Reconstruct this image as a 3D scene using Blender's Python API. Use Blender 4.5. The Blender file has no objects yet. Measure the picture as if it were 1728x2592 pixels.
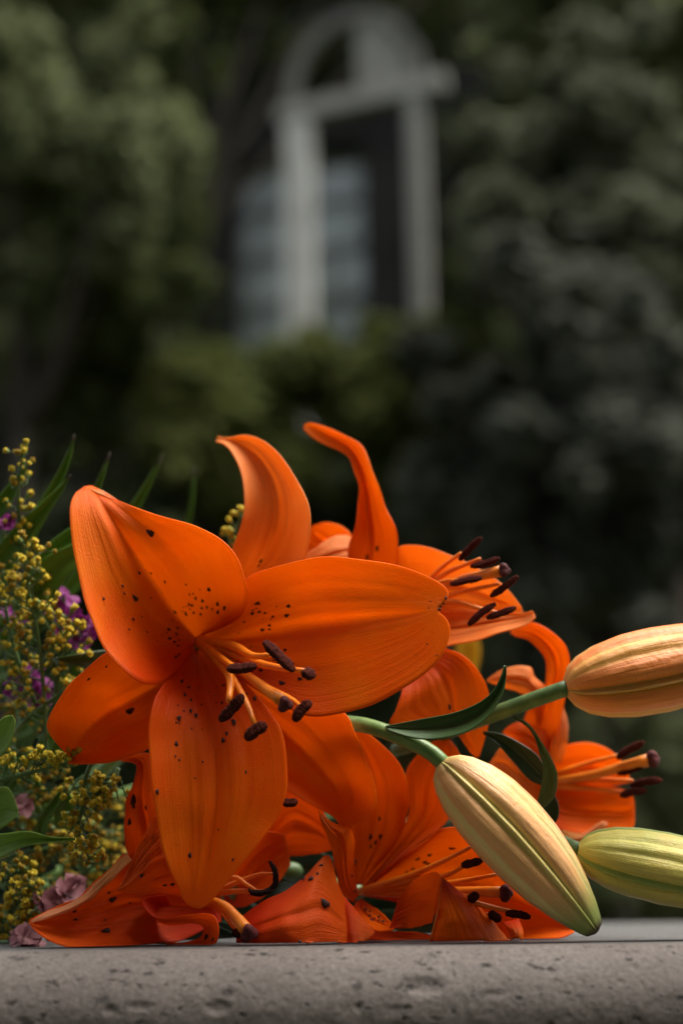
import bpy, math, random
import numpy as np
from mathutils import Vector, Matrix
random.seed(7); np.random.seed(7)
R = math.radians
scene = bpy.context.scene
COL = scene.collection

# ------------------------------------------------------------------ camera
PITCH, ROLL, FPX, FOC = R(15.1), R(0.73), 3600.0, 0.520
CAM = np.array([0.0, -0.53, 0.017])
_f = np.array([0, math.cos(PITCH), math.sin(PITCH)])
_r0 = np.array([1.0, 0, 0]); _u0 = np.array([0, -math.sin(PITCH), math.cos(PITCH)])
_u = math.cos(ROLL)*_u0 + math.sin(ROLL)*_r0
_r = math.cos(ROLL)*_r0 - math.sin(ROLL)*_u0
cd = bpy.data.cameras.new('camera'); cam = bpy.data.objects.new('camera', cd); COL.objects.link(cam)
m = Matrix.Identity(4)
for i in range(3):
    m[i][0], m[i][1], m[i][2], m[i][3] = _r[i], _u[i], -_f[i], CAM[i]
cam.matrix_world = m
cd.sensor_fit = 'VERTICAL'; cd.sensor_height = 36; cd.sensor_width = 24; cd.lens = 50
cd.clip_start = 0.01; cd.clip_end = 500
cd.dof.use_dof = True; cd.dof.focus_distance = FOC; cd.dof.aperture_fstop = 4.0
cd.dof.aperture_blades = 8
scene.camera = cam

# ------------------------------------------------------------------ light: soft overcast daylight
SUN_EL, SUN_AZ = R(67), R(92)       # azimuth clockwise from +Y: high, from the right
w = bpy.data.worlds.new('World'); scene.world = w; w.use_nodes = True
nt = w.node_tree; bg = nt.nodes['Background']
sky = nt.nodes.new('ShaderNodeTexSky'); sky.sky_type = 'NISHITA'; sky.sun_disc = False
sky.sun_elevation = SUN_EL; sky.sun_rotation = SUN_AZ; sky.air_density = 1.0; sky.dust_density = 4.0; sky.ozone_density = 0.6
hs_ = nt.nodes.new('ShaderNodeHueSaturation'); hs_.inputs['Saturation'].default_value = .35       # grey overcast
nt.links.new(sky.outputs[0], hs_.inputs['Color']); nt.links.new(hs_.outputs[0], bg.inputs[0]); bg.inputs[1].default_value = 0.055
sl = bpy.data.lights.new('sun', 'SUN'); sl.energy = 1.5; sl.angle = R(50); sl.color = (1.0, 0.95, 0.87)
so = bpy.data.objects.new('sun', sl); COL.objects.link(so)
sd = Vector((math.sin(SUN_AZ)*math.cos(SUN_EL), math.cos(SUN_AZ)*math.cos(SUN_EL), math.sin(SUN_EL)))
so.rotation_euler = sd.to_track_quat('Z', 'Y').to_euler(); so.location = (0, 0, 6)
vs = scene.view_settings
vs.view_transform = 'Standard'; vs.look = 'None'; vs.gamma = 1.0; vs.use_curve_mapping = False; vs.exposure = 2.25

# ------------------------------------------------------------------ helpers
def P(px, py, d, clamp=False):
    """point seen at (px,py) in the 1728x2592 photograph, d millimetres beyond the focal plane"""
    k = FOC + d/1000.0
    p = CAM + k*(_f + _r*((px-864)/FPX) + _u*((1296-py)/FPX))
    if clamp and p[2] < 0.0008: p = np.array([p[0], p[1], 0.0008])
    return p
def PA(a, clamp=True):
    a = np.asarray(a, float); k = (FOC + a[..., 2]/1000.0)[..., None]
    q = CAM + k*(_f + _r*((a[..., 0:1]-864)/FPX) + _u*((1296-a[..., 1:2])/FPX))
    if clamp: q[..., 2] = np.maximum(q[..., 2], 0.0008)
    return q
def empty(name, loc, label=None, cat=None, group=None):
    o = bpy.data.objects.new(name, None); COL.objects.link(o); o.location = Vector(loc); o.empty_display_size = .02
    tag(o, label, cat, group); return o
def tag(o, label=None, cat=None, group=None, kind=None):
    if label: o['label'] = label
    if cat: o['category'] = cat
    if group: o['group'] = group
    if kind: o['kind'] = kind
    return o
def root_of(o):
    v = Vector((0, 0, 0))
    while o is not None: v += o.location; o = o.parent
    return v
def mesh(name, verts, faces, mat, parent=None, uv=None, smooth=True, kind=None):
    """verts in world space; the object sits at its parent's origin"""
    me = bpy.data.meshes.new(name)
    off = np.array(root_of(parent)) if parent is not None else np.zeros(3)
    v = np.asarray(verts, float) - off
    me.from_pydata([tuple(x) for x in v], [], [tuple(int(i) for i in f) for f in faces])
    mats = mat if isinstance(mat, (list, tuple)) else [mat]
    for k in mats: me.materials.append(k)
    if uv is not None:
        l = me.uv_layers.new(name='UVMap')
        idx = np.empty(len(me.loops), np.int32); me.loops.foreach_get('vertex_index', idx)
        l.data.foreach_set('uv', np.asarray(uv, np.float32)[idx].ravel())
    if smooth: me.polygons.foreach_set('use_smooth', [True]*len(me.polygons))
    me.update()
    o = bpy.data.objects.new(name, me); COL.objects.link(o)
    if parent is not None: o.parent = parent
    if kind: o['kind'] = kind
    return o
def crom(pts, n):
    """centripetal-ish Catmull-Rom through pts, resampled evenly by chord length"""
    p = np.asarray(pts, float)
    if len(p) == 2: t = np.linspace(0, 1, n)[:, None]; return p[0]*(1-t)+p[1]*t
    q = np.vstack([2*p[0]-p[1], p, 2*p[-1]-p[-2]])
    out = []
    for i in range(len(p)-1):
        a, b, c, d = q[i], q[i+1], q[i+2], q[i+3]
        t = np.linspace(0, 1, 14, endpoint=False)[:, None]
        out.append(.5*((2*b)+(c-a)*t+(2*a-5*b+4*c-d)*t*t+(3*b-a-3*c+d)*t**3))
    out = np.vstack(out+[p[-1:]])
    s = np.r_[0, np.cumsum(np.linalg.norm(np.diff(out, axis=0), axis=1))]
    u = np.linspace(0, s[-1], n)
    return np.stack([np.interp(u, s, out[:, k]) for k in range(out.shape[1])], 1)
def grid_faces(nr, nc, closed=False):
    f = []
    for i in range(nr-1):
        for j in range(nc if closed else nc-1):
            k = (j+1) % nc
            f.append((i*nc+j, i*nc+k, (i+1)*nc+k, (i+1)*nc+j))
    return f
def tube_data(pts, rad, seg=10, n=None, cap=True, noise=0.0, groove=False):
    p = np.asarray(pts, float)
    n = n or max(6, 5*len(p))
    c = crom(p, n); rad = np.atleast_1d(np.asarray(rad, float))
    r = np.interp(np.linspace(0, 1, n), np.linspace(0, 1, len(rad)), rad) if len(rad) > 1 else np.full(n, rad[0])
    T = np.gradient(c, axis=0); T /= np.linalg.norm(T, axis=1)[:, None]+1e-12
    ref = np.array([.21, -.9, .37]); V = []
    nrm = np.cross(T[0], ref); nrm /= np.linalg.norm(nrm)
    for i in range(n):
        nrm = nrm - T[i]*np.dot(nrm, T[i]); nrm /= np.linalg.norm(nrm)
        b = np.cross(T[i], nrm)
        for j in range(seg):
            a = 2*math.pi*j/seg; k = 1+noise*(random.random()-.5)
            if groove: k *= 1.12-.45*math.exp(-((((a/math.pi) % 1)-.5)/.16)**2)
            V.append(c[i]+r[i]*k*(math.cos(a)*nrm+math.sin(a)*b))
    F = grid_faces(n, seg, True)
    if cap:
        V.append(c[0]-T[0]*r[0]*.4); V.append(c[-1]+T[-1]*r[-1]*.4); a, b = len(V)-2, len(V)-1
        for j in range(seg):
            F.append((a, (j+1) % seg, j)); F.append((b, (n-1)*seg+j, (n-1)*seg+(j+1) % seg))
    uv = [(j/seg, i/(n-1)) for i in range(n) for j in range(seg)]+([(0, 0), (0, 1)] if cap else [])
    return V, F, uv
def tube(name, pts, rad, mat, parent, px=True, seg=10, noise=0.0, n=None, clamp=True):
    p = PA(pts, clamp) if px else np.asarray(pts, float)
    V, F, uv = tube_data(p, rad, seg, n, True, noise)
    return mesh(name, V, F, mat, parent, uv)

# ------------------------------------------------------------------ materials
def new_mat(name):
    mt = bpy.data.materials.new(name); mt.use_nodes = True
    return mt, mt.node_tree, mt.node_tree.nodes['Principled BSDF']
def N(t, typ, **kw):
    n = t.nodes.new(typ)
    for k, v in kw.items(): setattr(n, k, v)
    return n
def ramp(t, fac, stops):
    n = N(t, 'ShaderNodeValToRGB'); e = n.color_ramp.elements
    while len(e) < len(stops): e.new(.5)
    for i, (p, c) in enumerate(stops): e[i].position = p; e[i].color = (*c, 1)
    t.links.new(fac, n.inputs[0]); return n.outputs[0]
def noise(t, vec, scale, detail=4, rough=.55, dist=0):
    n = N(t, 'ShaderNodeTexNoise'); n.inputs['Scale'].default_value = scale; n.inputs['Detail'].default_value = detail
    n.inputs['Roughness'].default_value = rough; n.inputs['Distortion'].default_value = dist
    if vec is not None: t.links.new(vec, n.inputs['Vector'])
    return n.outputs['Fac']
def mapping(t, vec, sc):
    n = N(t, 'ShaderNodeMapping'); n.inputs['Scale'].default_value = sc; t.links.new(vec, n.inputs[0]); return n.outputs[0]
def mix(t, fac, a, b, mode='MIX'):
    n = N(t, 'ShaderNodeMix', data_type='RGBA', blend_type=mode)
    for s, v in ((0, fac), (6, a), (7, b)):
        if isinstance(v, (int, float)): n.inputs[s].default_value = v
        elif isinstance(v, tuple): n.inputs[s].default_value = (*v, 1)
        else: t.links.new(v, n.inputs[s])
    return n.outputs[2]
def bump(t, h, strength, dist, bsdf):
    n = N(t, 'ShaderNodeBump'); n.inputs['Strength'].default_value = strength; n.inputs['Distance'].default_value = dist
    t.links.new(h, n.inputs['Height']); t.links.new(n.outputs[0], bsdf.inputs['Normal']); return n
def mix3(a, b): return tuple((x+y)/2 for x, y in zip(a, b))
def petal_mat(name, deep, mid, light, trans=(1.0, .42, .014), tf=.50, rough=.45, stain=.0, rib=.5, throat=(.60, .022, .0)):
    mt, t, b = new_mat(name); uv = N(t, 'ShaderNodeUVMap').outputs[0]
    ob = N(t, 'ShaderNodeTexCoord').outputs['Object']
    st = noise(t, mapping(t, uv, (26, 1.2, 1)), 1.0, 5, .6, .4)
    st2 = noise(t, mapping(t, uv, (95, 2.0, 1)), 1.0, 3, .5, .15)
    c = ramp(t, st, [(.2, mix3(deep, mid)), (.5, mid), (.85, mix3(light, mid))])
    big = noise(t, ob, 38, 3)
    c = mix(t, ramp(t, big, [(.38, (0, 0, 0)), (.68, (.85, .85, .85))]), c, light)
    c = mix(t, ramp(t, st2, [(.45, (0, 0, 0)), (.75, (.16, .16, .16))]), c, deep)
    sv = N(t, 'ShaderNodeSeparateXYZ'); t.links.new(uv, sv.inputs[0])
    c = mix(t, ramp(t, sv.outputs[1], [(.12, (.92, .92, .92)), (.55, (0, 0, 0))]), c, throat)  # redder throat pigment, deepened further to stand for shade in the funnel
    if stain:
        s = noise(t, ob, 230, 3, .7)
        c = mix(t, ramp(t, s, [(.66, (0, 0, 0)), (.74, (stain, stain, stain))]), c, (.10, .015, .006))
    t.links.new(c, b.inputs['Base Color']); b.inputs['Roughness'].default_value = rough
    b.inputs['Specular IOR Level'].default_value = .18
    mx = N(t, 'ShaderNodeMath', operation='ADD'); mu = N(t, 'ShaderNodeMath', operation='MULTIPLY')
    micro = noise(t, ob, 1500, 2); t.links.new(micro, mu.inputs[0]); mu.inputs[1].default_value = .35
    t.links.new(mix(t, .5, st, st2), mx.inputs[0]); t.links.new(mu.outputs[0], mx.inputs[1])
    bp = bump(t, mx.outputs[0], rib, .0012, b)
    tr = N(t, 'ShaderNodeBsdfTranslucent'); t.links.new(mix(t, .5, c, trans), tr.inputs[0]); t.links.new(bp.outputs[0], tr.inputs['Normal'])
    ms = N(t, 'ShaderNodeMixShader'); ms.inputs[0].default_value = tf
    t.links.new(b.outputs[0], ms.inputs[1]); t.links.new(tr.outputs[0], ms.inputs[2])
    t.links.new(ms.outputs[0], t.nodes['Material Output'].inputs[0]); return mt
M = {}
M['petal'] = petal_mat('petal_orange', (.80, .065, .0), (.93, .135, .0), (.97, .235, .003), stain=.25)
M['petal_back'] = petal_mat('petal_outer', (.70, .20, .05), (.80, .32, .12), (.84, .44, .22), stain=.2, throat=(.6, .35, .10))
M['petal_red'] = petal_mat('petal_red_orange', (.64, .045, .001), (.80, .095, .002), (.86, .17, .012), stain=.5)
M['petal_red_back'] = petal_mat('petal_red_outer', (.62, .085, .02), (.76, .16, .05), (.82, .26, .10), stain=.5)
M['petal_pale'] = petal_mat('petal_salmon_orange', (.76, .16, .015), (.84, .25, .045), (.88, .36, .11), stain=.15, throat=(.80, .14, .008))
def simple(name, c1, c2, scale=300, rough=.5, bstr=.3, bd=.0006, spec=.4, tf=0, stretch=None, c3=None):
    mt, t, b = new_mat(name)
    if stretch: vec = mapping(t, N(t, 'ShaderNodeUVMap').outputs[0], stretch); sc = 1
    else: vec = N(t, 'ShaderNodeTexCoord').outputs['Object']; sc = scale
    n = noise(t, vec, sc, 5, .6)
    stops = [(.32, c1), (.68, c2)] + ([(.8, c3)] if c3 else [])
    c = ramp(t, n, stops)
    t.links.new(c, b.inputs['Base Color']); b.inputs['Roughness'].default_value = rough; b.inputs['Specular IOR Level'].default_value = spec
    bp = bump(t, n, bstr, bd, b)
    if tf:
        tr = N(t, 'ShaderNodeBsdfTranslucent'); t.links.new(c, tr.inputs[0])
        ms = N(t, 'ShaderNodeMixShader'); ms.inputs[0].default_value = tf
        t.links.new(b.outputs[0], ms.inputs[1]); t.links.new(tr.outputs[0], ms.inputs[2])
        t.links.new(ms.outputs[0], t.nodes['Material Output'].inputs[0])
    return mt
M['freckle'] = simple('freckle', (.016, .003, .002), (.045, .007, .004), rough=.7)
M['anther'] = simple('anther_pollen', (.022, .004, .003), (.095, .016, .008), 1400, .9, .8, .0006, .1)
M['anther_dry'] = simple('anther_dry', (.006, .003, .003), (.025, .010, .008), 1400, .8, .6, .0006, .1)
M['stigma'] = simple('stigma', (.035, .006, .008), (.13, .022, .02), 700, .65, .6, .0008, .2)
M['filament'] = simple('filament', (.78, .16, .004), (.88, .27, .012), 150, .4, .15, .0004, .4, .25)
M['style'] = simple('style', (.76, .17, .006), (.86, .27, .02), 150, .38, .15, .0004, .4, .1)
M['stem'] = simple('lily_stem', (.085, .17, .035), (.20, .30, .09), 0, .38, .35, .0005, .5, 0, (5, 9, 1), (.26, .36, .13))
M['stem_dark'] = simple('flower_stem', (.04, .09, .02), (.09, .15, .04), 200, .5)
M['leaf'] = simple('lily_leaf', (.022, .058, .012), (.06, .12, .026), 0, .34, .5, .0005, .5, .12, (22, 1.5, 1))
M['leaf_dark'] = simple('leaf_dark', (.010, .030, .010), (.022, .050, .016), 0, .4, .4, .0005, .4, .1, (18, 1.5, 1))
M['leaf_bright'] = simple('leaf_bright', (.17, .30, .03), (.28, .44, .07), 0, .4, .4, .0005, .45, .25, (14, 1.5, 1))
M['blade'] = simple('blade_leaf', (.075, .18, .015), (.14, .27, .03), 0, .42, .4, .0005, .4, .2, (16, 1.5, 1))
M['dry_tip'] = simple('dry_tip', (.05, .03, .025), (.11, .085, .07), 500, .8)
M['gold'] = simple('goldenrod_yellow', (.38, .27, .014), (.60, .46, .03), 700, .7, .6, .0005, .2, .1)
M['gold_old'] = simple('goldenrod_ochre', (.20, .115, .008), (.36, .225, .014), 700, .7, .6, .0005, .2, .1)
M['cup'] = simple('goldenrod_cup', (.10, .17, .03), (.22, .28, .06), 500, .6)
M['magenta'] = simple('magenta_petal', (.13, .008, .10), (.30, .03, .22), 300, .6, .3, .0005, .3, .25)
M['pink'] = simple('pink_petal', (.16, .045, .06), (.34, .15, .16), 300, .6, .3, .0005, .3, .25)
M['yellowflower'] = simple('yellow_petal', (.70, .38, .01), (.82, .55, .03), 120, .5, .2, .0005, .3, .3)

def bud_mat(name, pale, pink, green, gamt):
    mt, t, b = new_mat(name); uv = N(t, 'ShaderNodeUVMap').outputs[0]
    sx = N(t, 'ShaderNodeSeparateXYZ'); t.links.new(uv, sx.inputs[0])
    ob = N(t, 'ShaderNodeTexCoord').outputs['Object']
    st = noise(t, mapping(t, uv, (34, 4, 1)), 1, 6, .65, .5)
    pale2 = tuple(.75*x+.25*y for x, y in zip(pale, pink))
    # u runs across one sepal: yellow margins, warm flanks
    c = ramp(t, sx.outputs[0], [(0, green), (.012, pale), (.06, pink), (.32, pink), (.40, pale), (.5, pale2), (.60, pale), (.68, pink), (.94, pink), (.988, pale), (1, green)])
    c = mix(t, ramp(t, st, [(.4, (0, 0, 0)), (.8, (.35, .35, .35))]), c, pale)
    dk = tuple(x*.62 for x in pink)
    c = mix(t, ramp(t, noise(t, mapping(t, uv, (60, 7, 1)), 1, 3, .6, .3), [(.5, (0, 0, 0)), (.8, (.45, .45, .45))]), c, dk)
    big = noise(t, ob, 60, 2)
    c = mix(t, ramp(t, big, [(.4, (0, 0, 0)), (.75, (gamt, gamt, gamt))]), c, green)
    c = mix(t, ramp(t, sx.outputs[1], [(0, (.35, .35, .35)), (.06, (0, 0, 0)), (.74, (0, 0, 0)), (.93, (.9, .9, .9))]), c, green)
    c = mix(t, ramp(t, sx.outputs[1], [(.955, (0, 0, 0)), (.985, (.9, .9, .9))]), c, (.07, .03, .02))
    t.links.new(c, b.inputs['Base Color']); b.inputs['Roughness'].default_value = .40; b.inputs['Specular IOR Level'].default_value = .45
    b.inputs['Subsurface Weight'].default_value = .15; b.inputs['Subsurface Radius'].default_value = (.004, .002, .0008); b.inputs['Subsurface Scale'].default_value = .5
    mx = N(t, 'ShaderNodeMath', operation='ADD'); mu = N(t, 'ShaderNodeMath', operation='MULTIPLY')
    t.links.new(noise(t, ob, 420, 3, .6), mu.inputs[0]); mu.inputs[1].default_value = .9
    t.links.new(st, mx.inputs[0]); t.links.new(mu.outputs[0], mx.inputs[1])
    bump(t, mx.outputs[0], .45, .0011, b); return mt
M['bud'] = bud_mat('bud_cream_orange', (.80, .62, .24), (.78, .38, .14), (.24, .33, .07), .10)
M['bud_ridge'] = bud_mat('bud_ridge', (.72, .58, .20), (.70, .55, .18), (.34, .40, .09), .15)
M['bud_orange'] = bud_mat('bud_orange', (.78, .36, .07), (.78, .19, .025), (.45, .32, .07), .15)
M['bud_orange_ridge'] = bud_mat('bud_orange_ridge', (.62, .30, .06), (.60, .24, .04), (.40, .30, .06), .3)
M['bud_green'] = bud_mat('bud_green', (.66, .56, .13), (.58, .46, .09), (.36, .42, .07), .5)
M['bud_green_ridge'] = bud_mat('bud_green_ridge', (.36, .42, .10), (.34, .40, .09), (.18, .32, .06), .8)

def stone_mat(name, base, dark, light, rough=.75, fine=False):
    mt, t, b = new_mat(name); ob = N(t, 'ShaderNodeTexCoord').outputs['Object']
    n1 = noise(t, ob, 22, 5, .6); n2 = noise(t, ob, 700, 4, .75); n3 = noise(t, mapping(t, ob, (1, 1.4, 1.9)), 190, 3, .55, .1)
    n4 = noise(t, mapping(t, ob, (1, 1, 2.0)), 70, 4, .6, .2)
    c = ramp(t, n1, [(.3, base), (.7, light)])
    c = mix(t, ramp(t, n2, [(.35, (.7, .7, .7)), (.6, (0, 0, 0))]), c, dark)
    c = mix(t, ramp(t, n2, [(.62, (0, 0, 0)), (.74, (.7, .7, .7))]), c, tuple(min(1, x*1.5) for x in light))
    c = mix(t, ramp(t, n3, [(.31, (.9, .9, .9)), (.38, (0, 0, 0))]), c, tuple(x*.30 for x in dark))
    c = mix(t, ramp(t, n3, [(.66, (0, 0, 0)), (.74, (.45, .45, .45))]), c, light)
    c = mix(t, ramp(t, n4, [(.325, (.8, .8, .8)), (.375, (0, 0, 0))]), c, tuple(x*.5 for x in dark))
    t.links.new(c, b.inputs['Base Color']); b.inputs['Roughness'].default_value = rough; b.inputs['Specular IOR Level'].default_value = .18
    mx = N(t, 'ShaderNodeMath', operation='ADD'); t.links.new(n2, mx.inputs[0])
    pit = ramp(t, n3, [(.31, (0, 0, 0)), (.38, (1, 1, 1))]); mu = N(t, 'ShaderNodeMath', operation='MULTIPLY'); mu.inputs[1].default_value = 1.5
    t.links.new(pit, mu.inputs[0]); t.links.new(mu.outputs[0], mx.inputs[1])
    bump(t, mx.outputs[0], .6, .0008, b); return mt
M['stone'] = stone_mat('ledge_stone', (.106, .090, .081), (.060, .051, .046), (.150, .129, .116))
M['slab'] = stone_mat('ledge_slab', (.095, .093, .088), (.068, .066, .063), (.122, .118, .113), .8)

# ------------------------------------------------------------------ setting: ground, ledge
def vnoise(shape, cells, seed):
    rs = np.random.RandomState(seed); g = rs.rand(cells[0]+2, cells[1]+2)
    y = np.linspace(0, cells[0], shape[0]); x = np.linspace(0, cells[1], shape[1])
    yi = y.astype(int); xi = x.astype(int); fy = (y-yi)[:, None]; fx = (x-xi)[None]
    fy = fy*fy*(3-2*fy); fx = fx*fx*(3-2*fx)
    a = g[yi][:, xi]; b = g[yi][:, xi+1]; c = g[yi+1][:, xi]; d = g[yi+1][:, xi+1]
    return (a*(1-fx)+b*fx)*(1-fy)+(c*(1-fx)+d*fx)*fy
GZ = -0.95
M['soil'] = simple('garden_soil', (.035, .04, .018), (.07, .08, .03), 6, .95, .5, .02, .1)
s = 120
mesh('garden_ground', [(-s, -s, GZ), (s, -s, GZ), (s, s, GZ), (-s, s, GZ)], [(0, 1, 2, 3)], M['soil'], kind='structure', smooth=False)

LEDGE_Y = -0.024
ledge = empty('stone_ledge', (0, 0, GZ), 'grey speckled stone ledge with rounded pitted front edge under the orange lilies', 'ledge')
def build_coping():
    # rounded nose: fine grid over the stretch in view, coarse wings left and right
    rad = .0225; nx, na = 620, 84
    xs = np.r_[-1.6, -.9, -.45, np.linspace(-.17, .17, nx), .45, .9, 1.6]; n = len(xs)
    prof = [(.0012, -.004), (.0012, -.0006), (.0004, 0.0)]                  # back arris at the joint
    prof = [(LEDGE_Y+.006, -.006), (LEDGE_Y+.006, -.0005), (LEDGE_Y+.0055, 0)]
    for k in range(na):
        a = math.pi*.72*k/(na-1)
        prof.append((LEDGE_Y-rad*math.sin(a)*1.0, -rad*(1-math.cos(a))))
    prof += [(LEDGE_Y-.004, -.046), (LEDGE_Y+.0062, -.046)]
    prof = np.array(prof); m_ = len(prof)
    V = np.zeros((m_, n, 3)); V[..., 0] = xs[None]; V[..., 1] = prof[:, :1]; V[..., 2] = prof[:, 1:]
    # pits and knocks
    H = np.zeros((m_, n)); rs = np.random.RandomState(3)
    s_ = np.r_[0, np.cumsum(np.linalg.norm(np.diff(prof, axis=0), axis=1))]
    for k in range(50):
        cx = rs.uniform(-.17, .17); cs = rs.uniform(s_[3]+.003, s_[3]+.045); r = .0004+.0011*rs.rand()**3; ax = r*rs.uniform(1, 2.2)
        d2 = ((xs[None]-cx)/ax)**2+((s_[:, None]-cs)/r)**2
        H -= r*.55*np.exp(-d2**1.5)
    for (px, py, rx, rs_) in ((1060, 2498, .0062, .003), (535, 2545, .0036, .0022), (345, 2540, .004, .0013), (1300, 2427, .003, .0012), (1215, 2450, .002, .0013), (1590, 2458, .0013, .001), (1555, 2495, .0012, .001), (1000, 2555, .004, .001), (1230, 2520, .004, .0012), (890, 2553, .0013, .0013)):
        best = None
        for i in range(3, 3+na):
            p = np.array([0, prof[i, 0], prof[i, 1]])-CAM; k = p@_f; yy = 1296-FPX*(p@_u)/k
            if best is None or abs(yy-py) < best[0]: best = (abs(yy-py), i, k)
        cx = (px-864)/FPX*best[2]; cs = s_[best[1]]
        wob = 1+.5*(vnoise((m_, n), (40, 160), 5)-.5)
        d2 = (((xs[None]-cx)/rx)**2+((s_[:, None]-cs)/rs_)**2)*wob
        H -= rs_*.38*np.exp(-d2**2)
    H += .00035*(vnoise((m_, n), (10, 60), 1)-.5)+.00022*(vnoise((m_, n), (34, 200), 2)-.5)
    ang = np.clip((s_-s_[3])/(s_[3+na-1]-s_[3]), 0, 1)*math.pi*.72
    msk = ((np.arange(m_) >= 4) & (np.arange(m_) < 3+na))[:, None]*((np.abs(xs) < .171)[None])
    H = np.minimum(H, .0001)*msk
    V[..., 1] -= H*np.sin(ang)[:, None]; V[..., 2] += H*np.cos(ang)[:, None]
    o = mesh('coping', V.reshape(-1, 3), grid_faces(m_, n), M['stone'], ledge)
    return o
build_coping()
def box(name, lo, hi, mat, parent, bev=0):
    x0, y0, z0 = lo; x1, y1, z1 = hi
    V = [(x0, y0, z0), (x1, y0, z0), (x1, y1, z0), (x0, y1, z0), (x0, y0, z1), (x1, y0, z1), (x1, y1, z1), (x0, y1, z1)]
    F = [(3, 2, 1, 0), (4, 5, 6, 7), (0, 1, 5, 4), (1, 2, 6, 5), (2, 3, 7, 6), (3, 0, 4, 7)]
    o = mesh(name, V, F, mat, parent, smooth=False)
    if bev:
        b = o.modifiers.new('bevel', 'BEVEL'); b.width = bev; b.segments = 2
    return o
box('slab', (-1.6, LEDGE_Y+.0066, -.045), (1.6, .34, -.0002), M['slab'], ledge, .0008)
box('wall_body', (-1.6, LEDGE_Y+.02, GZ), (1.6, .30, -.0455), M['slab'], ledge)

# ------------------------------------------------------------------ petals
def petal(parent, L, Rr, Mid=0.0, mats=('petal', 'petal_back'), nv=56, nu=41, thick=.0005, wav=1.0, chan=1.2, name='petal', spots=(), flip=False, ph=None, ribk=1.0, dots=0):
    """rails in photo pixels + millimetres of depth; Mid: a third rail, or how far (mm) the midline lies behind the mean of the edges"""
    l = crom(L, nv); r = crom(Rr, nv)
    if isinstance(Mid, (int, float)):
        mm = (l+r)/2; mm[:, 2] += Mid*np.sin(np.linspace(0.15, math.pi, nv))
    else: mm = crom(Mid, nv)
    u = np.linspace(0, 1, nu)[None, :, None]
    G = l[:, None]*(2*(u-.5)*(u-1))+mm[:, None]*(-4*u*(u-1))+r[:, None]*(2*u*(u-.5))
    vv = np.linspace(0, 1, nv)[:, None]; uu = u[..., 0]
    ph = random.random()*6 if ph is None else ph
    env = np.sin(np.clip(vv*1.05, 0, 1)*math.pi)**.6
    G[..., 2] += chan*np.exp(-((uu-.5)/.055)**2)*env                      # midrib channel
    G[..., 2] -= .55*chan*np.exp(-((np.abs(uu-.5)-.12)/.06)**2)*env
    rb = np.exp(-((uu-.5)/.22)**2)*np.clip(1.2-vv, 0, 1)
    G[..., 2] += (.14*np.sin(uu*52+ph+.6*np.sin(vv*4+ph))+.11*np.sin(uu*83+2*ph+.5*np.sin(vv*7)))*env*(.5+2.0*rb)*ribk
    e = np.abs(2*uu-1)**2.5
    G[..., 2] += wav*e*env*(1.0*np.sin(vv*11+ph+(uu > .5)*2.1)+.5*np.sin(vv*23+2*ph+(uu > .5)))
    G[..., 0] += e*env*wav*1.6*np.sin(vv*31+ph*3+(uu > .5)*1.7); G[..., 1] += e*env*wav*1.6*np.cos(vv*27+ph*2+(uu > .5))
    lf = vnoise((nv, nu), (5, 3), int(ph*1000)); G[..., 2] += (lf-.5)*2.8*env*wav+(vnoise((nv, nu), (11, 6), int(ph*777))-.5)*.9*env*wav
    W = PA(G)
    uv = np.stack([np.broadcast_to(uu, (nv, nu)), np.broadcast_to(vv, (nv, nu))], -1).reshape(-1, 2)
    F = grid_faces(nv, nu)
    # let the first material face the viewer: solidify grows away from the normal
    c = nv//2, nu//2
    nrm = np.cross(W[c[0], c[1]+1]-W[c], W[c[0]+1, c[1]]-W[c])
    toward = nrm@(CAM-W[c]) > 0
    if toward == flip: F = [f[::-1] for f in F]
    o = mesh(name, W.reshape(-1, 3), F, [M[k] for k in mats], parent, uv)
    sm = o.modifiers.new('thickness', 'SOLIDIFY'); sm.thickness = thick; sm.offset = -1; sm.material_offset = 1; sm.use_rim = True
    flat = G.reshape(-1, 3); spots = list(spots)
    for q in range(dots):                                                   # fine freckles crowding towards the throat
        i = int(nv*random.uniform(.16, .16+.26*random.random()**.7)); j = int(nu*(.5+random.choice((-1, 1))*random.uniform(.06, .30)))
        spots.append((G[i, j, 0], G[i, j, 1], random.uniform(.35, .65)))
    if len(spots):
        V, FF = [], []
        for sp in spots:
            x, y = sp[0], sp[1]; sz = sp[2] if len(sp) > 2 else 1.0
            k = int(np.argmin((flat[:, 0]-x)**2+(flat[:, 1]-y)**2)); i, j = k//nu, k % nu
            i = min(max(i, 1), nv-2); j = min(max(j, 1), nu-2)
            base = P(x, y, G[i, j, 2]); tv = W[i+1, j]-W[i-1, j]; tu = W[i, j+1]-W[i, j-1]
            tv /= np.linalg.norm(tv); nn = np.cross(tv, tu); nn /= np.linalg.norm(nn); tu = np.cross(nn, tv)
            if nn@(CAM-base) < 0: nn = -nn
            a, b = .00095*sz*random.uniform(.8, 1.15), .00055*sz*random.uniform(.8, 1.2)
            o0 = len(V); nseg = 9
            for ring, (q, h) in enumerate(((1.0, -.0001), (.75, .00022), (0.0, .0003))):
                for kk in range(nseg if q else 1):
                    an = 2*math.pi*kk/nseg; w_ = 1+.22*math.sin(3*an+k)
                    V.append(base+nn*(h*sz+.00025)+tv*(a*q*w_*math.cos(an))+tu*(b*q*w_*math.sin(an)))
            for kk in range(nseg):
                n2 = (kk+1) % nseg
                FF.append((o0+kk, o0+n2, o0+nseg+n2, o0+nseg+kk)); FF.append((o0+nseg+kk, o0+nseg+n2, o0+2*nseg))
        mesh('freckles', V, FF, M['freckle'], o, kind='stuff')
    return o
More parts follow.
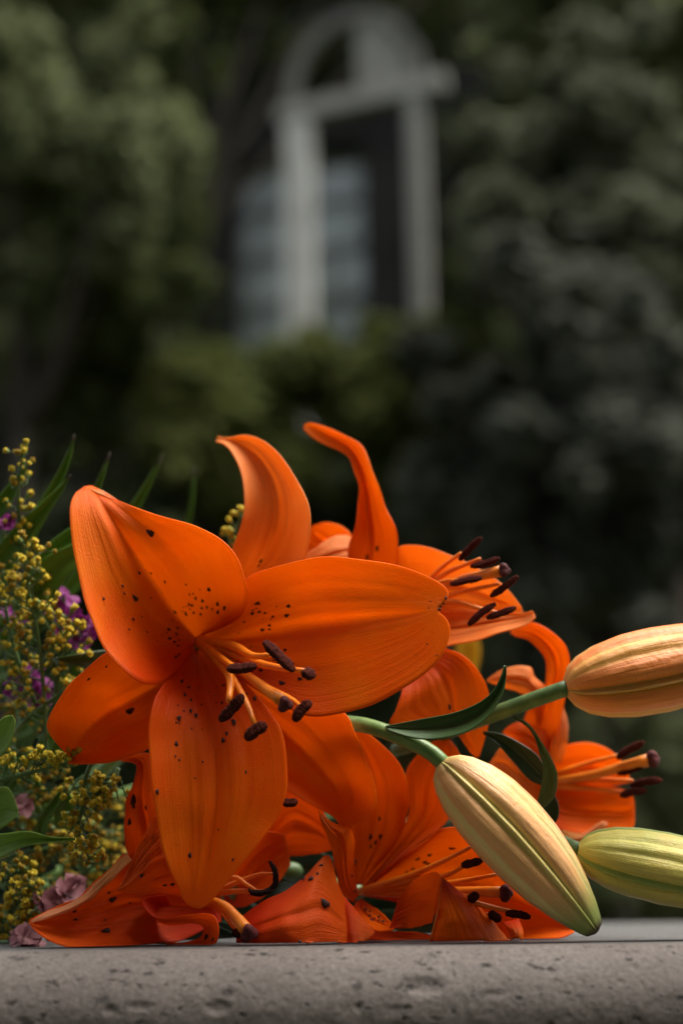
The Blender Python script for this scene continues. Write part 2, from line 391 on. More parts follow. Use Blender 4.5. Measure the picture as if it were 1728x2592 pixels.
def stamen(parent, fil, anth=None, fr=.0008, ar=.00125, fmat='filament', amat='anther'):
    o = tube('stamen', fil, [fr*1.6, fr*1.25, fr*.7], M[fmat], parent, seg=8)
    if anth is not None:
        a = np.array(anth, float)
        if len(a) == 2: a = np.array([a[0], (a[0]+a[1])/2+[random.uniform(-4, 4), random.uniform(-4, 4), 0], a[1]])
        V, F, uv = tube_data(PA(a), [ar*.5, ar*.95, ar*1.0, ar*.92, ar*.98, ar*.88, ar*.5], 14, 34, True, .24, True)
        mesh('anther', V, F, M[amat], o, uv)
    return o
def blob(c, r, seg=18, rings=12, lump=.24, sq=(1, 1, 1)):
    V, F = [], []
    c = np.asarray(c, float)
    for i in range(rings+1):
        th = math.pi*i/rings
        for j in range(seg):
            a = 2*math.pi*j/seg; k = r*(1+lump*math.cos(3*a)*math.sin(th)+lump*.4*(random.random()-.5))
            V.append(c+np.array([math.sin(th)*math.cos(a)*sq[0], math.sin(th)*math.sin(a)*sq[1], math.cos(th)*sq[2]])*k)
    return V, grid_faces(rings+1, seg, True)
def pistil(parent, path, sr, st=None, rad=.0014, mat='style', smat='stigma'):
    o = tube('pistil', path, [rad*.9, rad*1.0, rad*1.1, rad*1.45], M[mat], parent, seg=12)
    e = np.array(path[-1] if st is None else st, float)
    pp = PA(np.array(path, float)); axd = Vector(pp[-1]-pp[-2]).normalized(); c0 = P(*e)
    V, F = blob((0, 0, 0), sr, 24, 12, .20); q = axd.to_track_quat('Z', 'Y').to_matrix()
    V = [np.array(q @ Vector((v[0], v[1], v[2]*.75+.25*sr*math.sin(3*math.atan2(v[1], v[0]))*.0)))+c0 for v in V]
    mesh('stigma', V, F, M[smat], o); return o

z1 = lambda x, y, *s: (100+x/2.6133, 1200+y/2.6133, *s)
z2 = lambda x, y, *s: (100+x/2.6133, 1700+y/2.6133, *s)
z3 = lambda x, y, *s: (500+x/2.4123, 1050+y/2.4123, *s)
z5 = lambda x, y, *s: (600+x/2.6133, 1800+y/2.6133, *s)

# ---- lily A: the large open bloom in front
A = empty('orange_lily', P(500, 1618, 46), 'largest wide open orange lily with dark freckles, facing out above the other blooms', 'lily', 'orange lilies of the bouquet')
petal(A, [(492, 1628, 42), (470, 1672, 30), (425, 1722, 16), (385, 1733, 6), (337, 1714, 0), (265, 1640, 0), (230, 1556, 4), (207, 1487, 8), (188, 1391, 14), (178, 1296, 20), (190, 1250, 26), (218, 1231, 32)],
      [(506, 1610, 42), (560, 1590, 28), (608, 1560, 18), (625, 1506, 10), (618, 1465, 8), (598, 1414, 8), (559, 1366, 10), (506, 1338, 14), (418, 1311, 20), (330, 1282, 26), (285, 1258, 31), (240, 1232, 36)],
      [(497, 1616, 46), (450, 1560, 38), (400, 1490, 29), (350, 1420, 24), (300, 1340, 24), (258, 1275, 28), (228, 1229, 35)], wav=.7, chan=1.8, dots=16,
      spots=[z1(*p) for p in ((1035, 820), (1080, 838), (1122, 762, 1.2), (1180, 858, 1.3), (1225, 885, 1.3), (1148, 890), (1182, 912, 1.1), (1110, 880, .8), (1070, 925), (1020, 915), (990, 862), (970, 922, 1.1), (898, 912, 1.1), (735, 390, 2.0), (632, 822, 2.1), (855, 1028), (912, 1018, .8), (903, 1058, .9), (860, 1088), (892, 1112), (915, 1138, .8), (922, 1195, .9), (902, 1212), (922, 1100, .7), (1075, 885, .9), (1010, 868, .8), (830, 712, .8), (660, 655, .9), (550, 740, .7), (562, 790, .7), (425, 825, .8), (620, 960, .8), (592, 1030, .7), (290, 770, .8), (710, 925, .6), (740, 655, .7))])
petal(A, [(555, 1560, 48), (572, 1470, 44), (589, 1392, 40), (612, 1332, 40), (620, 1274, 42), (618, 1224, 45), (604, 1174, 50), (584, 1138, 56), (566, 1122, 60), (553, 1118, 62), (546, 1117, 63)],
      [(600, 1560, 44), (700, 1480, 34), (760, 1430, 30), (780, 1370, 28), (784, 1315, 28), (774, 1266, 31), (749, 1216, 37), (707, 1154, 46), (666, 1118, 54), (620, 1103, 60), (582, 1109, 63), (560, 1108, 64), (551, 1104, 64)],
      [(578, 1560, 52), (630, 1470, 50), (676, 1400, 48), (700, 1330, 48), (703, 1270, 50), (688, 1210, 54), (655, 1158, 59), (615, 1128, 62), (580, 1117, 63), (548, 1111, 64)], mats=('petal_pale', 'petal_back'), wav=.5,
      spots=[z3(385, 893), z3(372, 920, .7)])
petal(A, [(508, 1610, 42), (560, 1560, 30), (620, 1470, 22), (687, 1440, 16), (765, 1419, 12), (832, 1411, 10), (915, 1417, 8), (998, 1431, 6), (1072, 1454, 4), (1120, 1480, 2), (1134, 1500, 1), (1128, 1520, 0)],
      [(510, 1632, 42), (560, 1680, 30), (650, 1745, 16), (740, 1797, 6), (800, 1812, 2), (873, 1803, 0), (956, 1776, -2), (1039, 1730, -4), (1093, 1688, -4), (1122, 1651, -4), (1138, 1601, -3), (1132, 1572, -2), (1118, 1556, -1)],
      [(510, 1622, 46), (600, 1615, 36), (700, 1600, 25), (800, 1585, 17), (900, 1572, 11), (1000, 1560, 6), (1070, 1550, 2), (1111, 1541, 0)], wav=.6, chan=1.6, dots=18, nu=49, nv=64,
      spots=[z3(*p) for p in ((365, 1148, 1.4), (335, 1212), (378, 1203), (412, 1210, .8), (460, 1232, .9), (555, 1168, 1.2), (545, 1226, 1.1), (440, 1283), (440, 1308, .8), (398, 1310, 1.1), (535, 1437), (625, 1612, 1.3), (515, 1638, 1.4), (388, 1560, 1.2), (580, 1520), (470, 1498, .9), (300, 1705, .9), (350, 1732, 1.2), (1480, 1170, 1.0), (1500, 1150, .8), (1476, 1190, .9), (1515, 1120, .7), (1420, 1140, .5), (1410, 1180, .4), (1460, 1470, .5), (1400, 1400, .4))])
petal(A, [(490, 1632, 44), (463, 1678, 30), (421, 1726, 16), (390, 1775, 6), (378, 1850, 0), (380, 1930, -4), (388, 2010, -6), (396, 2066, -7), (414, 2152, -8), (433, 2209, -8), (456, 2251, -7), (460, 2272, -6), (478, 2292, -5)],
      [(508, 1636, 42), (560, 1680, 30), (640, 1750, 16), (696, 1819, 6), (716, 1870, 2), (726, 1950, -1), (724, 2000, -2), (700, 2070, -4), (660, 2125, -6), (617, 2178, -7), (559, 2251, -7), (530, 2285, -6), (512, 2299, -5)],
      [(498, 1640, 48), (510, 1720, 29), (530, 1810, 15), (545, 1900, 6), (550, 1990, 1), (545, 2080, -2), (530, 2170, -4), (510, 2240, -5), (497, 2300, -5)], wav=.7, chan=1.6, dots=20, nu=49, nv=64,
      spots=[z2(*p) for p in ((945, 22, 1.3), (940, 65, 1.2), (985, 110, .9), (960, 155, 1.1), (1035, 175, .8), (1000, 190), (1000, 260, 1.3), (1035, 290, 1.2), (925, 308, 1.4), (1285, 335, 1.5), (1215, 455, 1.3), (1240, 410), (1410, 268), (1425, 178, 1.3), (1360, 148), (1210, 205, .8), (1170, 205, .6), (905, 478, 1.2), (780, 795, 1.1), (1080, 598, .6), (995, 1215, 1.2), (1030, 705, .5), (1185, 1045, .5), (900, 560, .6), (925, 585, .6), (1365, 665, .7), (1280, 1245, .8))])
petal(A, [(520, 1640, 50), (640, 1720, 40), (780, 1770, 24), (868, 1804, 18), (891, 1846, 16), (918, 1907, 14), (944, 1984, 14), (950, 2030, 14), (937, 2060, 15), (906, 2083, 16), (872, 2094, 18)],
      [(510, 1650, 50), (580, 1800, 40), (650, 1900, 30), (700, 1975, 24), (726, 1997, 22), (768, 2022, 20), (814, 2049, 19), (845, 2066, 19), (866, 2091, 18)],
      [(515, 1645, 54), (640, 1780, 44), (740, 1870, 35), (810, 1940, 30), (850, 1990, 28), (868, 2040, 24), (870, 2092, 19)], wav=.8)
petal(A, [(490, 1625, 46), (420, 1650, 32), (340, 1640, 22), (280, 1650, 14), (225, 1690, 8), (177, 1736, 4), (142, 1788, 2), (123, 1830, 2), (126, 1852, 4), (140, 1874, 8), (165, 1900, 14), (180, 1911, 17)],
      [(492, 1636, 44), (450, 1720, 34), (410, 1850, 26), (376, 1891, 22), (345, 1907, 20), (284, 1926, 17), (230, 1932, 16), (195, 1932, 16), (172, 1930, 17)],
      [(490, 1632, 50), (420, 1720, 42), (340, 1770, 35), (280, 1800, 32), (220, 1850, 28), (190, 1890, 23), (176, 1922, 18)], wav=.7, dots=6,
      spots=[z2(600, 260, 2.0), z2(325, 45, .8), z1(440, 1272, .8), z1(325, 1355, .8)])
petal(A, [(221, 1231, 37), (255, 1239, 37), (294, 1262, 34)], [(226, 1236, 33), (258, 1252, 31), (304, 1270, 30)], -1, mats=('petal_back', 'petal_back'), wav=.1, nv=20, nu=9, chan=0, name='folded_edge')
C0 = (506, 1622, 40)
stamen(A, [C0, (590, 1636, 18), (640, 1660, 2), (682, 1658, -6)], [(669, 1624, -10), (743, 1698, -14)], 0.00149, .0019)
stamen(A, [C0, (620, 1668, 12), (705, 1690, -6), (770, 1698, -16)], [(768, 1700, -16), (790, 1716, -20)], 0.00135, .0019)
stamen(A, [C0, (640, 1720, 6), (740, 1772, -10), (762, 1794, -18)], [(786, 1776, -20), (745, 1825, -22)], 0.00122, .0018)
stamen(A, [C0, (552, 1668, 20), (582, 1718, 2), (579, 1775, -8)], [(614, 1759, -14), (557, 1824, -14)], 0.00162, .0019)
stamen(A, [C0, (575, 1700, 12), (622, 1775, -6), (645, 1834, -14)], [(674, 1834, -18), (622, 1871, -18)], 0.00135, .0020)
stamen(A, [C0, (540, 1650, 24), (580, 1680, 4), (605, 1690, -4)], [(576, 1692, -8), (648, 1686, -12)], 0.00122, .0018)
pistil(A, [(506, 1624, 40), (600, 1690, 14), (660, 1735, -2), (712, 1772, -14)], .0028, (722, 1783, -17), .0016)
tube('stem', [(500, 1622, 46), (470, 1680, 66), (380, 1820, 95), (180, 2010, 125), (-160, 2150, 140)], [.0032, .0034, .004], M['stem'], A, seg=12)

# ---- lily B: behind, upper right, seen from the side
B = empty('orange_lily', P(985, 1560, 76), 'orange lily with a tall upright petal and six dark anthers, behind the largest bloom', 'lily', 'orange lilies of the bouquet')
petal(B, [(905, 1500, 66), (881, 1407, 60), (898, 1340, 58), (908, 1282, 60), (910, 1232, 62), (898, 1191, 65), (886, 1160, 68), (852, 1137, 72), (799, 1112, 77), (769, 1087, 80)],
      [(990, 1500, 62), (1004, 1427, 54), (1004, 1365, 50), (993, 1324, 50), (973, 1282, 53), (952, 1224, 57), (931, 1166, 62), (910, 1127, 66), (873, 1104, 71), (823, 1083, 76), (785, 1070, 80)],
      [(945, 1520, 70), (945, 1430, 65), (950, 1370, 63), (943, 1310, 64), (932, 1240, 66), (915, 1180, 68), (887, 1133, 71), (840, 1104, 76), (771, 1075, 81)], wav=.7,
      spots=[z3(1098, 815, 1.4), z3(1035, 868, 1.4)], mats=('petal', 'petal_back'))
petal(B, [(930, 1500, 90), (830, 1430, 88), (772, 1400, 88), (778, 1350, 89)], [(940, 1500, 84), (900, 1430, 82), (890, 1365, 80), (868, 1337, 82), (832, 1324, 85), (790, 1330, 89)], 6, wav=.6)
petal(B, [(760, 1412, 70), (800, 1385, 71), (835, 1362, 73), (870, 1354, 75), (892, 1362, 76)], [(770, 1445, 66), (820, 1445, 66), (860, 1440, 67), (890, 1435, 68), (915, 1425, 69)], -3, wav=.4, mats=('petal_pale', 'petal_back'))
petal(B, [(985, 1520, 70), (990, 1440, 66), (1006, 1390, 64), (1048, 1383, 62), (1090, 1389, 60), (1143, 1410, 58), (1196, 1434, 56), (1248, 1466, 54), (1283, 1494, 53), (1318, 1539, 53)],
      [(1000, 1560, 70), (1060, 1560, 70), (1120, 1560, 68), (1180, 1560, 66), (1240, 1560, 62), (1290, 1555, 58), (1322, 1548, 54)],
      [(990, 1540, 76), (1040, 1470, 76), (1100, 1470, 74), (1160, 1480, 70), (1220, 1500, 65), (1270, 1520, 60), (1318, 1544, 54)], mats=('petal_pale', 'petal_back'), wav=.6)
petal(B, [(1000, 1560, 66), (1100, 1545, 62), (1200, 1545, 55), (1280, 1550, 50), (1322, 1551, 47), (1346, 1547, 46)],
      [(990, 1600, 58), (1060, 1640, 50), (1139, 1632, 46), (1213, 1617, 44), (1266, 1599, 43), (1310, 1588, 43), (1336, 1578, 44), (1354, 1562, 45)],
      [(995, 1580, 66), (1080, 1595, 60), (1160, 1590, 55), (1230, 1578, 51), (1290, 1568, 48), (1330, 1562, 46), (1352, 1554, 46)], mats=('petal_pale', 'petal_back'), wav=.6)
petal(B, [(1020, 1600, 58), (1080, 1620, 48), (1132, 1645, 40), (1167, 1659, 37), (1202, 1690, 37), (1227, 1729, 38), (1238, 1771, 40), (1238, 1815, 42), (1228, 1865, 44), (1212, 1916, 45)],
      [(1000, 1640, 58), (1010, 1700, 44), (1018, 1752, 34), (1000, 1800, 30), (990, 1836, 30), (1050, 1852, 32), (1110, 1848, 36), (1160, 1858, 40), (1185, 1900, 44), (1204, 1918, 45)],
      [(1010, 1620, 64), (1070, 1670, 46), (1115, 1700, 38), (1140, 1750, 37), (1150, 1800, 39), (1175, 1850, 42), (1208, 1917, 45)], wav=.8, spots=[(1136, 1790, 1.6)])
Cb = (1000, 1560, 70)
for fil, an in (([Cb, (1101, 1452, 50), (1166, 1400, 42)], [(1162, 1418, 40), (1217, 1361, 38)]), ([Cb, (1111, 1462, 48), (1215, 1414, 38)], [(1190, 1434, 38), (1263, 1413, 34)]),
                ([Cb, (1100, 1480, 46), (1170, 1468, 36)], [(1139, 1479, 34), (1218, 1463, 31)]), ([Cb, (1140, 1507, 44), (1262, 1478, 34)], [(1241, 1509, 32), (1310, 1459, 30)]),
                ([Cb, (1130, 1522, 42), (1217, 1542, 32)], [(1185, 1582, 28), (1253, 1528, 28)]), ([Cb, (1140, 1530, 44), (1264, 1552, 34)], [(1231, 1564, 32), (1305, 1538, 31)])):
    stamen(B, fil, an, .0010, .0013)
pistil(B, [Cb, (1140, 1478, 46), (1220, 1456, 38), (1264, 1446, 33)], .0026, (1276, 1444, 32), .0016)
tube('stem', [(985, 1560, 76), (930, 1600, 92), (800, 1760, 120), (500, 1950, 150), (-160, 2160, 165)], [.003, .0035, .004], M['stem'], B, seg=12)

# ---- lily C: far right, out of focus
Cc = empty('orange_lily', P(1335, 1985, 92), 'blurred orange lily with curled back petals, low behind the closed buds', 'lily', 'orange lilies of the bouquet')
petal(Cc, [(1315, 1950, 88), (1318, 1880, 80), (1330, 1810, 74), (1370, 1760, 68), (1383, 1718, 64), (1381, 1676, 62), (1364, 1645, 62), (1336, 1620, 64), (1301, 1610, 68), (1290, 1601, 70)],
      [(1350, 1950, 86), (1390, 1890, 78), (1415, 1830, 72), (1425, 1780, 68), (1436, 1718, 63), (1439, 1673, 60), (1424, 1631, 58), (1388, 1596, 59), (1346, 1578, 62), (1310, 1583, 67), (1292, 1597, 70)], 3, wav=.5)
petal(Cc, [(1370, 1930, 84), (1395, 1830, 80), (1416, 1780, 80)], [(1420, 1930, 82), (1434, 1880, 78), (1436, 1830, 78), (1422, 1782, 80)], -2, mats=('petal_back', 'petal'), wav=.4)
petal(Cc, [(1390, 1800, 80), (1378, 1739, 74), (1350, 1712, 72), (1339, 1687, 71), (1283, 1690, 71), (1245, 1710, 73), (1231, 1722, 75)], [(1370, 1830, 80), (1345, 1770, 73), (1310, 1752, 71), (1273, 1740, 71), (1245, 1730, 73), (1231, 1725, 75)], -3, mats=('petal_pale', 'petal_back'), wav=.5)
petal(Cc, [(1400, 1900, 84), (1380, 1850, 74), (1340, 1832, 71), (1311, 1828, 70), (1285, 1840, 72), (1273, 1851, 74)], [(1380, 1960, 84), (1350, 1920, 74), (1320, 1890, 71), (1290, 1868, 73), (1273, 1857, 74)], -3, wav=.5)
petal(Cc, [(1380, 1960, 88), (1340, 1910, 80), (1300, 1890, 77), (1276, 1888, 77), (1250, 1915, 79)], [(1370, 2060, 82), (1320, 2040, 76), (1280, 1995, 74), (1250, 1955, 77), (1238, 1932, 80)], 2, mats=('petal_pale', 'petal_back'), wav=.6)
petal(Cc, [(1340, 1960, 90), (1390, 1905, 86), (1430, 1888, 84), (1469, 1882, 83), (1517, 1888, 82), (1552, 1910, 81), (1580, 1945, 81), (1592, 1975, 82)], [(1360, 2000, 92), (1420, 2000, 92), (1480, 1995, 90), (1540, 1990, 87), (1592, 1981, 83)], 4, wav=.6)
petal(Cc, [(1350, 2000, 88), (1420, 1990, 86), (1480, 1985, 84), (1540, 1990, 81), (1590, 2005, 79), (1604, 2027, 79)], [(1350, 2030, 84), (1409, 2092, 78), (1465, 2109, 75), (1526, 2111, 74), (1582, 2109, 74), (1602, 2090, 75), (1605, 2055, 78)], 5, wav=.8)
petal(Cc, [(1420, 2100, 66), (1470, 2110, 60), (1505, 2088, 56), (1522, 2078, 55), (1534, 2080, 55)], [(1420, 2150, 64), (1460, 2145, 58), (1500, 2118, 54), (1530, 2096, 53), (1537, 2086, 54)], -2, mats=('petal_back', 'petal_pale'), wav=.3, nv=30, nu=15)
Ce = (1340, 1985, 88)
for fil, an in (([Ce, (1480, 1935, 72), (1562, 1912, 64)], [(1560, 1919, 62), (1628, 1879, 58)]), ([Ce, (1480, 1960, 72), (1570, 1945, 64)], [(1562, 1957, 62), (1634, 1931, 58)]),
                ([Ce, (1480, 1975, 72), (1600, 1976, 62)], [(1595, 1990, 62), (1673, 1975, 58)]), ([Ce, (1480, 1995, 70), (1570, 2005, 62)], [(1569, 2014, 60), (1634, 2001, 58)])):
    stamen(Cc, fil, an, .0011, .0015)
pistil(Cc, [Ce, (1480, 1965, 70), (1580, 1940, 62), (1640, 1924, 58)], .0033, (1652, 1922, 57), .0018)
tube('stem', [(1335, 1985, 92), (1260, 2010, 105), (1000, 2100, 130), (500, 2180, 150), (-160, 2240, 165)], [.003, .0035, .004], M['stem'], Cc, seg=12)

# ---- lily D: lower centre, lying on the ledge
D = empty('orange_lily', P(906, 2258, 46), 'orange lily lying on the ledge under the cream bud, freckled throat and folded front petal', 'lily', 'orange lilies of the bouquet')
petal(D, [(900, 2240, 42), (893, 2180, 36), (888, 2100, 34), (880, 2000, 34), (878, 1900, 34), (888, 1838, 36)], [(912, 2240, 44), (944, 2202, 42), (1006, 2125, 38), (1029, 2049, 35), (1030, 1990, 33), (1006, 1930, 33), (967, 1888, 34), (920, 1850, 35), (895, 1836, 36)], 8, wav=.7,
      spots=[z5(*p) for p in ((943, 712, 1.1), (880, 832, 1.3), (948, 830, 1.2), (918, 868), (880, 895))])
petal(D, [(915, 2245, 48), (975, 2160, 44), (1035, 2060, 42), (1025, 1970, 43), (1052, 1915, 43), (1090, 1880, 44), (1125, 1868, 45)], [(925, 2250, 46), (1020, 2170, 34), (1110, 2100, 30), (1160, 2020, 30), (1172, 1950, 34), (1160, 1905, 39), (1138, 1870, 45)], 6, wav=.7)
petal(D, [(915, 2255, 46), (983, 2198, 38), (1040, 2152, 33), (1097, 2110, 30), (1143, 2095, 30), (1220, 2110, 30), (1320, 2180, 30), (1400, 2270, 28), (1440, 2330, 26)],
      [(915, 2265, 46), (1000, 2280, 42), (1100, 2310, 38), (1200, 2350, 32), (1280, 2382, 26), (1350, 2386, 20), (1420, 2372, 20), (1452, 2358, 24)],
      [(915, 2260, 50), (1000, 2240, 50), (1100, 2220, 48), (1200, 2230, 46), (1300, 2270, 42), (1380, 2310, 34), (1450, 2350, 25)], wav=.7,
      spots=[z5(*p) for p in ((1418, 905, 1.4), (1270, 950, 1.3), (1193, 975, 1.2), (1240, 997, 1.2), (1263, 1012, 1.2), (1160, 1040), (1120, 1060, .9))])
petal(D, [(895, 2285, 34), (864, 2259, 24), (849, 2202, 18), (837, 2144, 15), (814, 2087, 14), (803, 2050, 15)], [(908, 2265, 40), (900, 2230, 34), (894, 2183, 28), (896, 2130, 22), (885, 2095, 18), (850, 2085, 17), (820, 2065, 16), (805, 2050, 15)], -3, wav=.5,
      spots=[z5(780, 990), z5(775, 1010, .8), z5(757, 1085, .8), z5(775, 1190)])
petal(D, [(900, 2285, 36), (896, 2310, 26), (905, 2335, 18), (930, 2348, 13), (964, 2355, 10), (995, 2352, 8)], [(915, 2272, 42), (932, 2288, 38), (952, 2300, 32), (978, 2325, 22), (998, 2345, 12)], 5, wav=.3, nv=36,
      spots=[z5(*p) for p in ((850, 1315), (880, 1325, .8), (878, 1355), (890, 1385), (938, 1362), (965, 1395, 1.1), (912, 1372, .7), (940, 1385, .7))])
petal(D, [(985, 2350, 11), (1040, 2349, 8), (1092, 2336, 4)], [(1008, 2275, 14), (1035, 2240, 12), (1062, 2219, 9), (1101, 2206, 6), (1116, 2222, 3)], 1, wav=.4, nv=36, chan=.3)
petal(D, [(1117, 2220, 3), (1113, 2280, 0), (1101, 2335, -2), (1088, 2391, -3)], [(1121, 2222, 3), (1156, 2250, 4), (1216, 2299, 6), (1266, 2353, 6), (1290, 2389, 4)],
      [(1119, 2222, 3), (1138, 2270, -5), (1160, 2330, -8), (1180, 2393, -6)], wav=.8, chan=.3, mats=('petal', 'petal_back'))
tube('rolled_edge', [(1117, 2221, 2), (1113, 2280, -1), (1101, 2335, -3), (1089, 2389, -4)], [.0004, .0006, .0004], M['petal_pale'], D, seg=7)
petal(D, [(1270, 2335, 18), (1288, 2362, 13), (1290, 2389, 9)], [(1312, 2325, 20), (1324, 2358, 14), (1322, 2389, 9)], -4, wav=.2, nv=24, nu=13, chan=.2)
petal(D, [(900, 2300, 42), (960, 2352, 34), (1060, 2362, 30), (1120, 2370, 30)], [(884, 2393, 26), (960, 2391, 25), (1036, 2390, 25), (1110, 2389, 25)], 2, wav=.4, nv=30, nu=15, chan=.2, mats=('petal_red', 'petal_red_back'))
Dd = (910, 2258, 44)
stamen(D, [Dd, (1040, 2215, 28), (1120, 2180, 18), (1190, 2145, 12)], None, .0010)
stamen(D, [Dd, (1060, 2225, 26), (1130, 2215, 16), (1190, 2182, 8)], [(1168, 2191, 6), (1219, 2178, 4)], .0010, .0014)
stamen(D, [Dd, (1060, 2240, 28), (1140, 2234, 22), (1255, 2214, 14)], None, .0010)
stamen(D, [(1190, 2280, 6), (1210, 2288, 5), (1250, 2298, 4), (1305, 2309, 3)], [(1279, 2312, 2), (1341, 2322, 0)], .0008, .0013)
stamen(D, [Dd, (1080, 2260, 26), (1150, 2262, 14), (1195, 2272, 6)], [(1186, 2280, 3), (1209, 2262, 3)], .0009, .0016)
stamen(D, [Dd, (1080, 2270, 26), (1180, 2300, 14), (1245, 2318, 7)], [(1236, 2311, 5), (1266, 2330, 4)], .0009, .0016)
pistil(D, [Dd, (1060, 2258, 34), (1160, 2256, 24), (1268, 2258, 13)], .0030, (1280, 2261, 11), .0015)
tube('stem', [(906, 2258, 46), (860, 2250, 62), (760, 2205, 78), (600, 2220, 110), (-160, 2270, 135)], [.0032, .0036, .004], M['stem'], D, seg=12)

# ---- lily E: lower left, wilting on the ledge
E = empty('wilting_orange_lily', P(600, 2262, 44), 'wilting red orange lily crumpled on the ledge beneath the largest bloom, next to the goldenrod', 'lily', 'orange lilies of the bouquet')
RM = ('petal_red', 'petal_red_back')
petal(E, [(560, 2240, 38), (450, 2200, 32), (380, 2170, 27), (322, 2160, 22), (302, 2177, 18), (271, 2209, 14), (236, 2240, 10), (199, 2274, 6), (162, 2291, 3), (114, 2311, 0), (76, 2331, 0)],
      [(560, 2330, 30), (450, 2380, 16), (342, 2390, 6), (285, 2397, 0), (228, 2400, -4), (171, 2396, -6), (122, 2376, -6), (94, 2356, -4), (77, 2337, -1)],
      [(560, 2290, 40), (450, 2300, 34), (342, 2290, 26), (260, 2310, 19), (180, 2330, 11), (120, 2332, 4), (75, 2334, 0)], mats=RM, wav=1.4, chan=1.0, ribk=1.8,
      spots=[z2(445, 1715, 2.2), z2(485, 1508, 1.5), z2(240, 1645, 1.1), z2(232, 1585), z2(268, 1500), z2(435, 1645, .7), z2(600, 1530, .8), z2(460, 1460, .8)])
petal(E, [(400, 2200, 32), (325, 2157, 28), (318, 2078, 27), (322, 2029, 27), (336, 1992, 27), (350, 1948, 28), (340, 1930, 30), (303, 1924, 33)], [(480, 2200, 28), (430, 2080, 24), (400, 2000, 23), (388, 1935, 24), (372, 1908, 28), (335, 1914, 31), (305, 1921, 33)], 4, mats=RM, wav=.8,
      spots=[z2(620, 850, 2.2), z2(622, 890, 1.2), z2(595, 995, 1.4), z2(708, 900, 1.0)])
petal(E, [(520, 2150, 22), (440, 2080, 15), (395, 2067, 11), (368, 2113, 9), (337, 2171, 6), (314, 2228, 3), (298, 2250, 2)], [(530, 2215, 14), (455, 2160, 6), (400, 2172, 2), (360, 2205, 1), (325, 2238, 1), (299, 2253, 2)], 2,
      mats=RM, wav=.9, chan=.6, ribk=1.2, spots=[z2(680, 1352, 1.2)])
petal(E, [(530, 2216, 14), (455, 2162, 6), (400, 2174, 2), (360, 2207, 1), (325, 2240, 1), (299, 2254, 2)], [(545, 2270, 26), (480, 2268, 20), (444, 2262, 17), (390, 2262, 13), (345, 2264, 9), (301, 2257, 3)], 2,
      mats=RM, wav=.9, chan=.6, ribk=1.2, spots=[z2(830, 1410, 1.0), z2(880, 1405, 1.2)])
petal(E, [(322, 2158, 21), (271, 2207, 13), (199, 2272, 5), (114, 2310, -1), (77, 2331, -1)], [(334, 2178, 19), (286, 2226, 11), (212, 2290, 3), (128, 2324, -3), (80, 2335, -2)], -1.5, mats=('petal_back', 'petal_red_back'), wav=.6, chan=0, nu=11, name='folded_edge')
petal(E, [(420, 2262, 28), (362, 2275, 18), (368, 2305, 12), (406, 2328, 8), (483, 2317, 4), (535, 2318, 0), (552, 2350, -3), (540, 2390, -2), (483, 2403, 2), (420, 2398, 8)],
      [(430, 2290, 34), (400, 2300, 30), (395, 2325, 26), (425, 2343, 20), (483, 2338, 16), (510, 2343, 12), (514, 2358, 10), (500, 2376, 10), (460, 2386, 12), (420, 2386, 16)], 1, mats=RM, wav=.3, chan=.3, spots=[z2(1105, 1755, 1.3), z2(1150, 1775, 1.0)])
petal(E, [(600, 2330, 14), (619, 2313, 12), (677, 2275, 9), (726, 2252, 8), (768, 2221, 9), (807, 2179, 12), (832, 2167, 15), (856, 2235, 17), (883, 2309, 16), (902, 2362, 12)],
      [(598, 2394, 0), (640, 2404, -4), (677, 2407, -6), (753, 2406, -6), (810, 2404, -4), (868, 2398, 0), (886, 2388, 5), (902, 2370, 9)],
      [(598, 2360, 3), (650, 2345, -2), (710, 2325, -4), (760, 2312, -3), (810, 2300, 1), (860, 2330, 5), (902, 2366, 10)], mats=RM, wav=.9, chan=.6, ribk=.3, spots=[z5(580, 1272, 2.6), z5(490, 1110, 1.4), z5(555, 1020, 1.0), z5(530, 1075, .8), z5(415, 1525, .9), z5(440, 1110, 1.1)])
petal(E, [(858, 2255, 20), (888, 2288, 16), (922, 2328, 12), (946, 2352, 11)], [(870, 2397, 2), (900, 2395, 2), (930, 2382, 5), (948, 2360, 9)], -3, mats=RM, wav=.5, nv=28, nu=15, chan=.2)
petal(E, [(640, 2200, 50), (680, 2080, 46), (730, 1990, 42), (800, 2030, 40), (838, 2100, 40)], [(640, 2235, 50), (690, 2178, 46), (750, 2167, 44), (800, 2162, 42), (840, 2152, 40)], 3, mats=RM, wav=.6)
petal(E, [(560, 2240, 46), (600, 2170, 42), (660, 2110, 40), (720, 2110, 40)], [(570, 2300, 44), (630, 2290, 38), (690, 2250, 36), (735, 2190, 38)], 4, mats=RM, wav=.6, nv=36)
Ee = (570, 2262, 30)
tube('stem', [(600, 2262, 44), (560, 2262, 60), (400, 2280, 80), (-160, 2340, 95)], [.003, .0035, .0035], M['stem'], E, seg=12)
stamen(E, [(530, 2250, 28), (590, 2222, 20), (625, 2240, 16), (650, 2255, 14)], None, .0009)
stamen(E, [(560, 2250, 30), (620, 2225, 22), (660, 2212, 18), (690, 2212, 16)], [(682, 2180, 16), (696, 2206, 15), (694, 2242, 14), (660, 2262, 12), (634, 2262, 11)], .0007, .0010, amat='anther_dry')
stamen(E, [(540, 2262, 26), (600, 2256, 18), (650, 2256, 14), (688, 2254, 13)], [(690, 2256, 12), (640, 2258, 11), (630, 2250, 11)], .0008, .0008, amat='anther_dry')
stamen(E, [(520, 2280, 22), (560, 2305, 10), (590, 2345, 3), (606, 2360, 1)], [(590, 2354, 2), (612, 2366, 0)], .0010, .0014)
stamen(E, [(690, 2040, 8), (705, 2028, 7), (718, 2030, 6)], [(715, 2031, 5), (752, 2029, 5)], .0008, .0015)
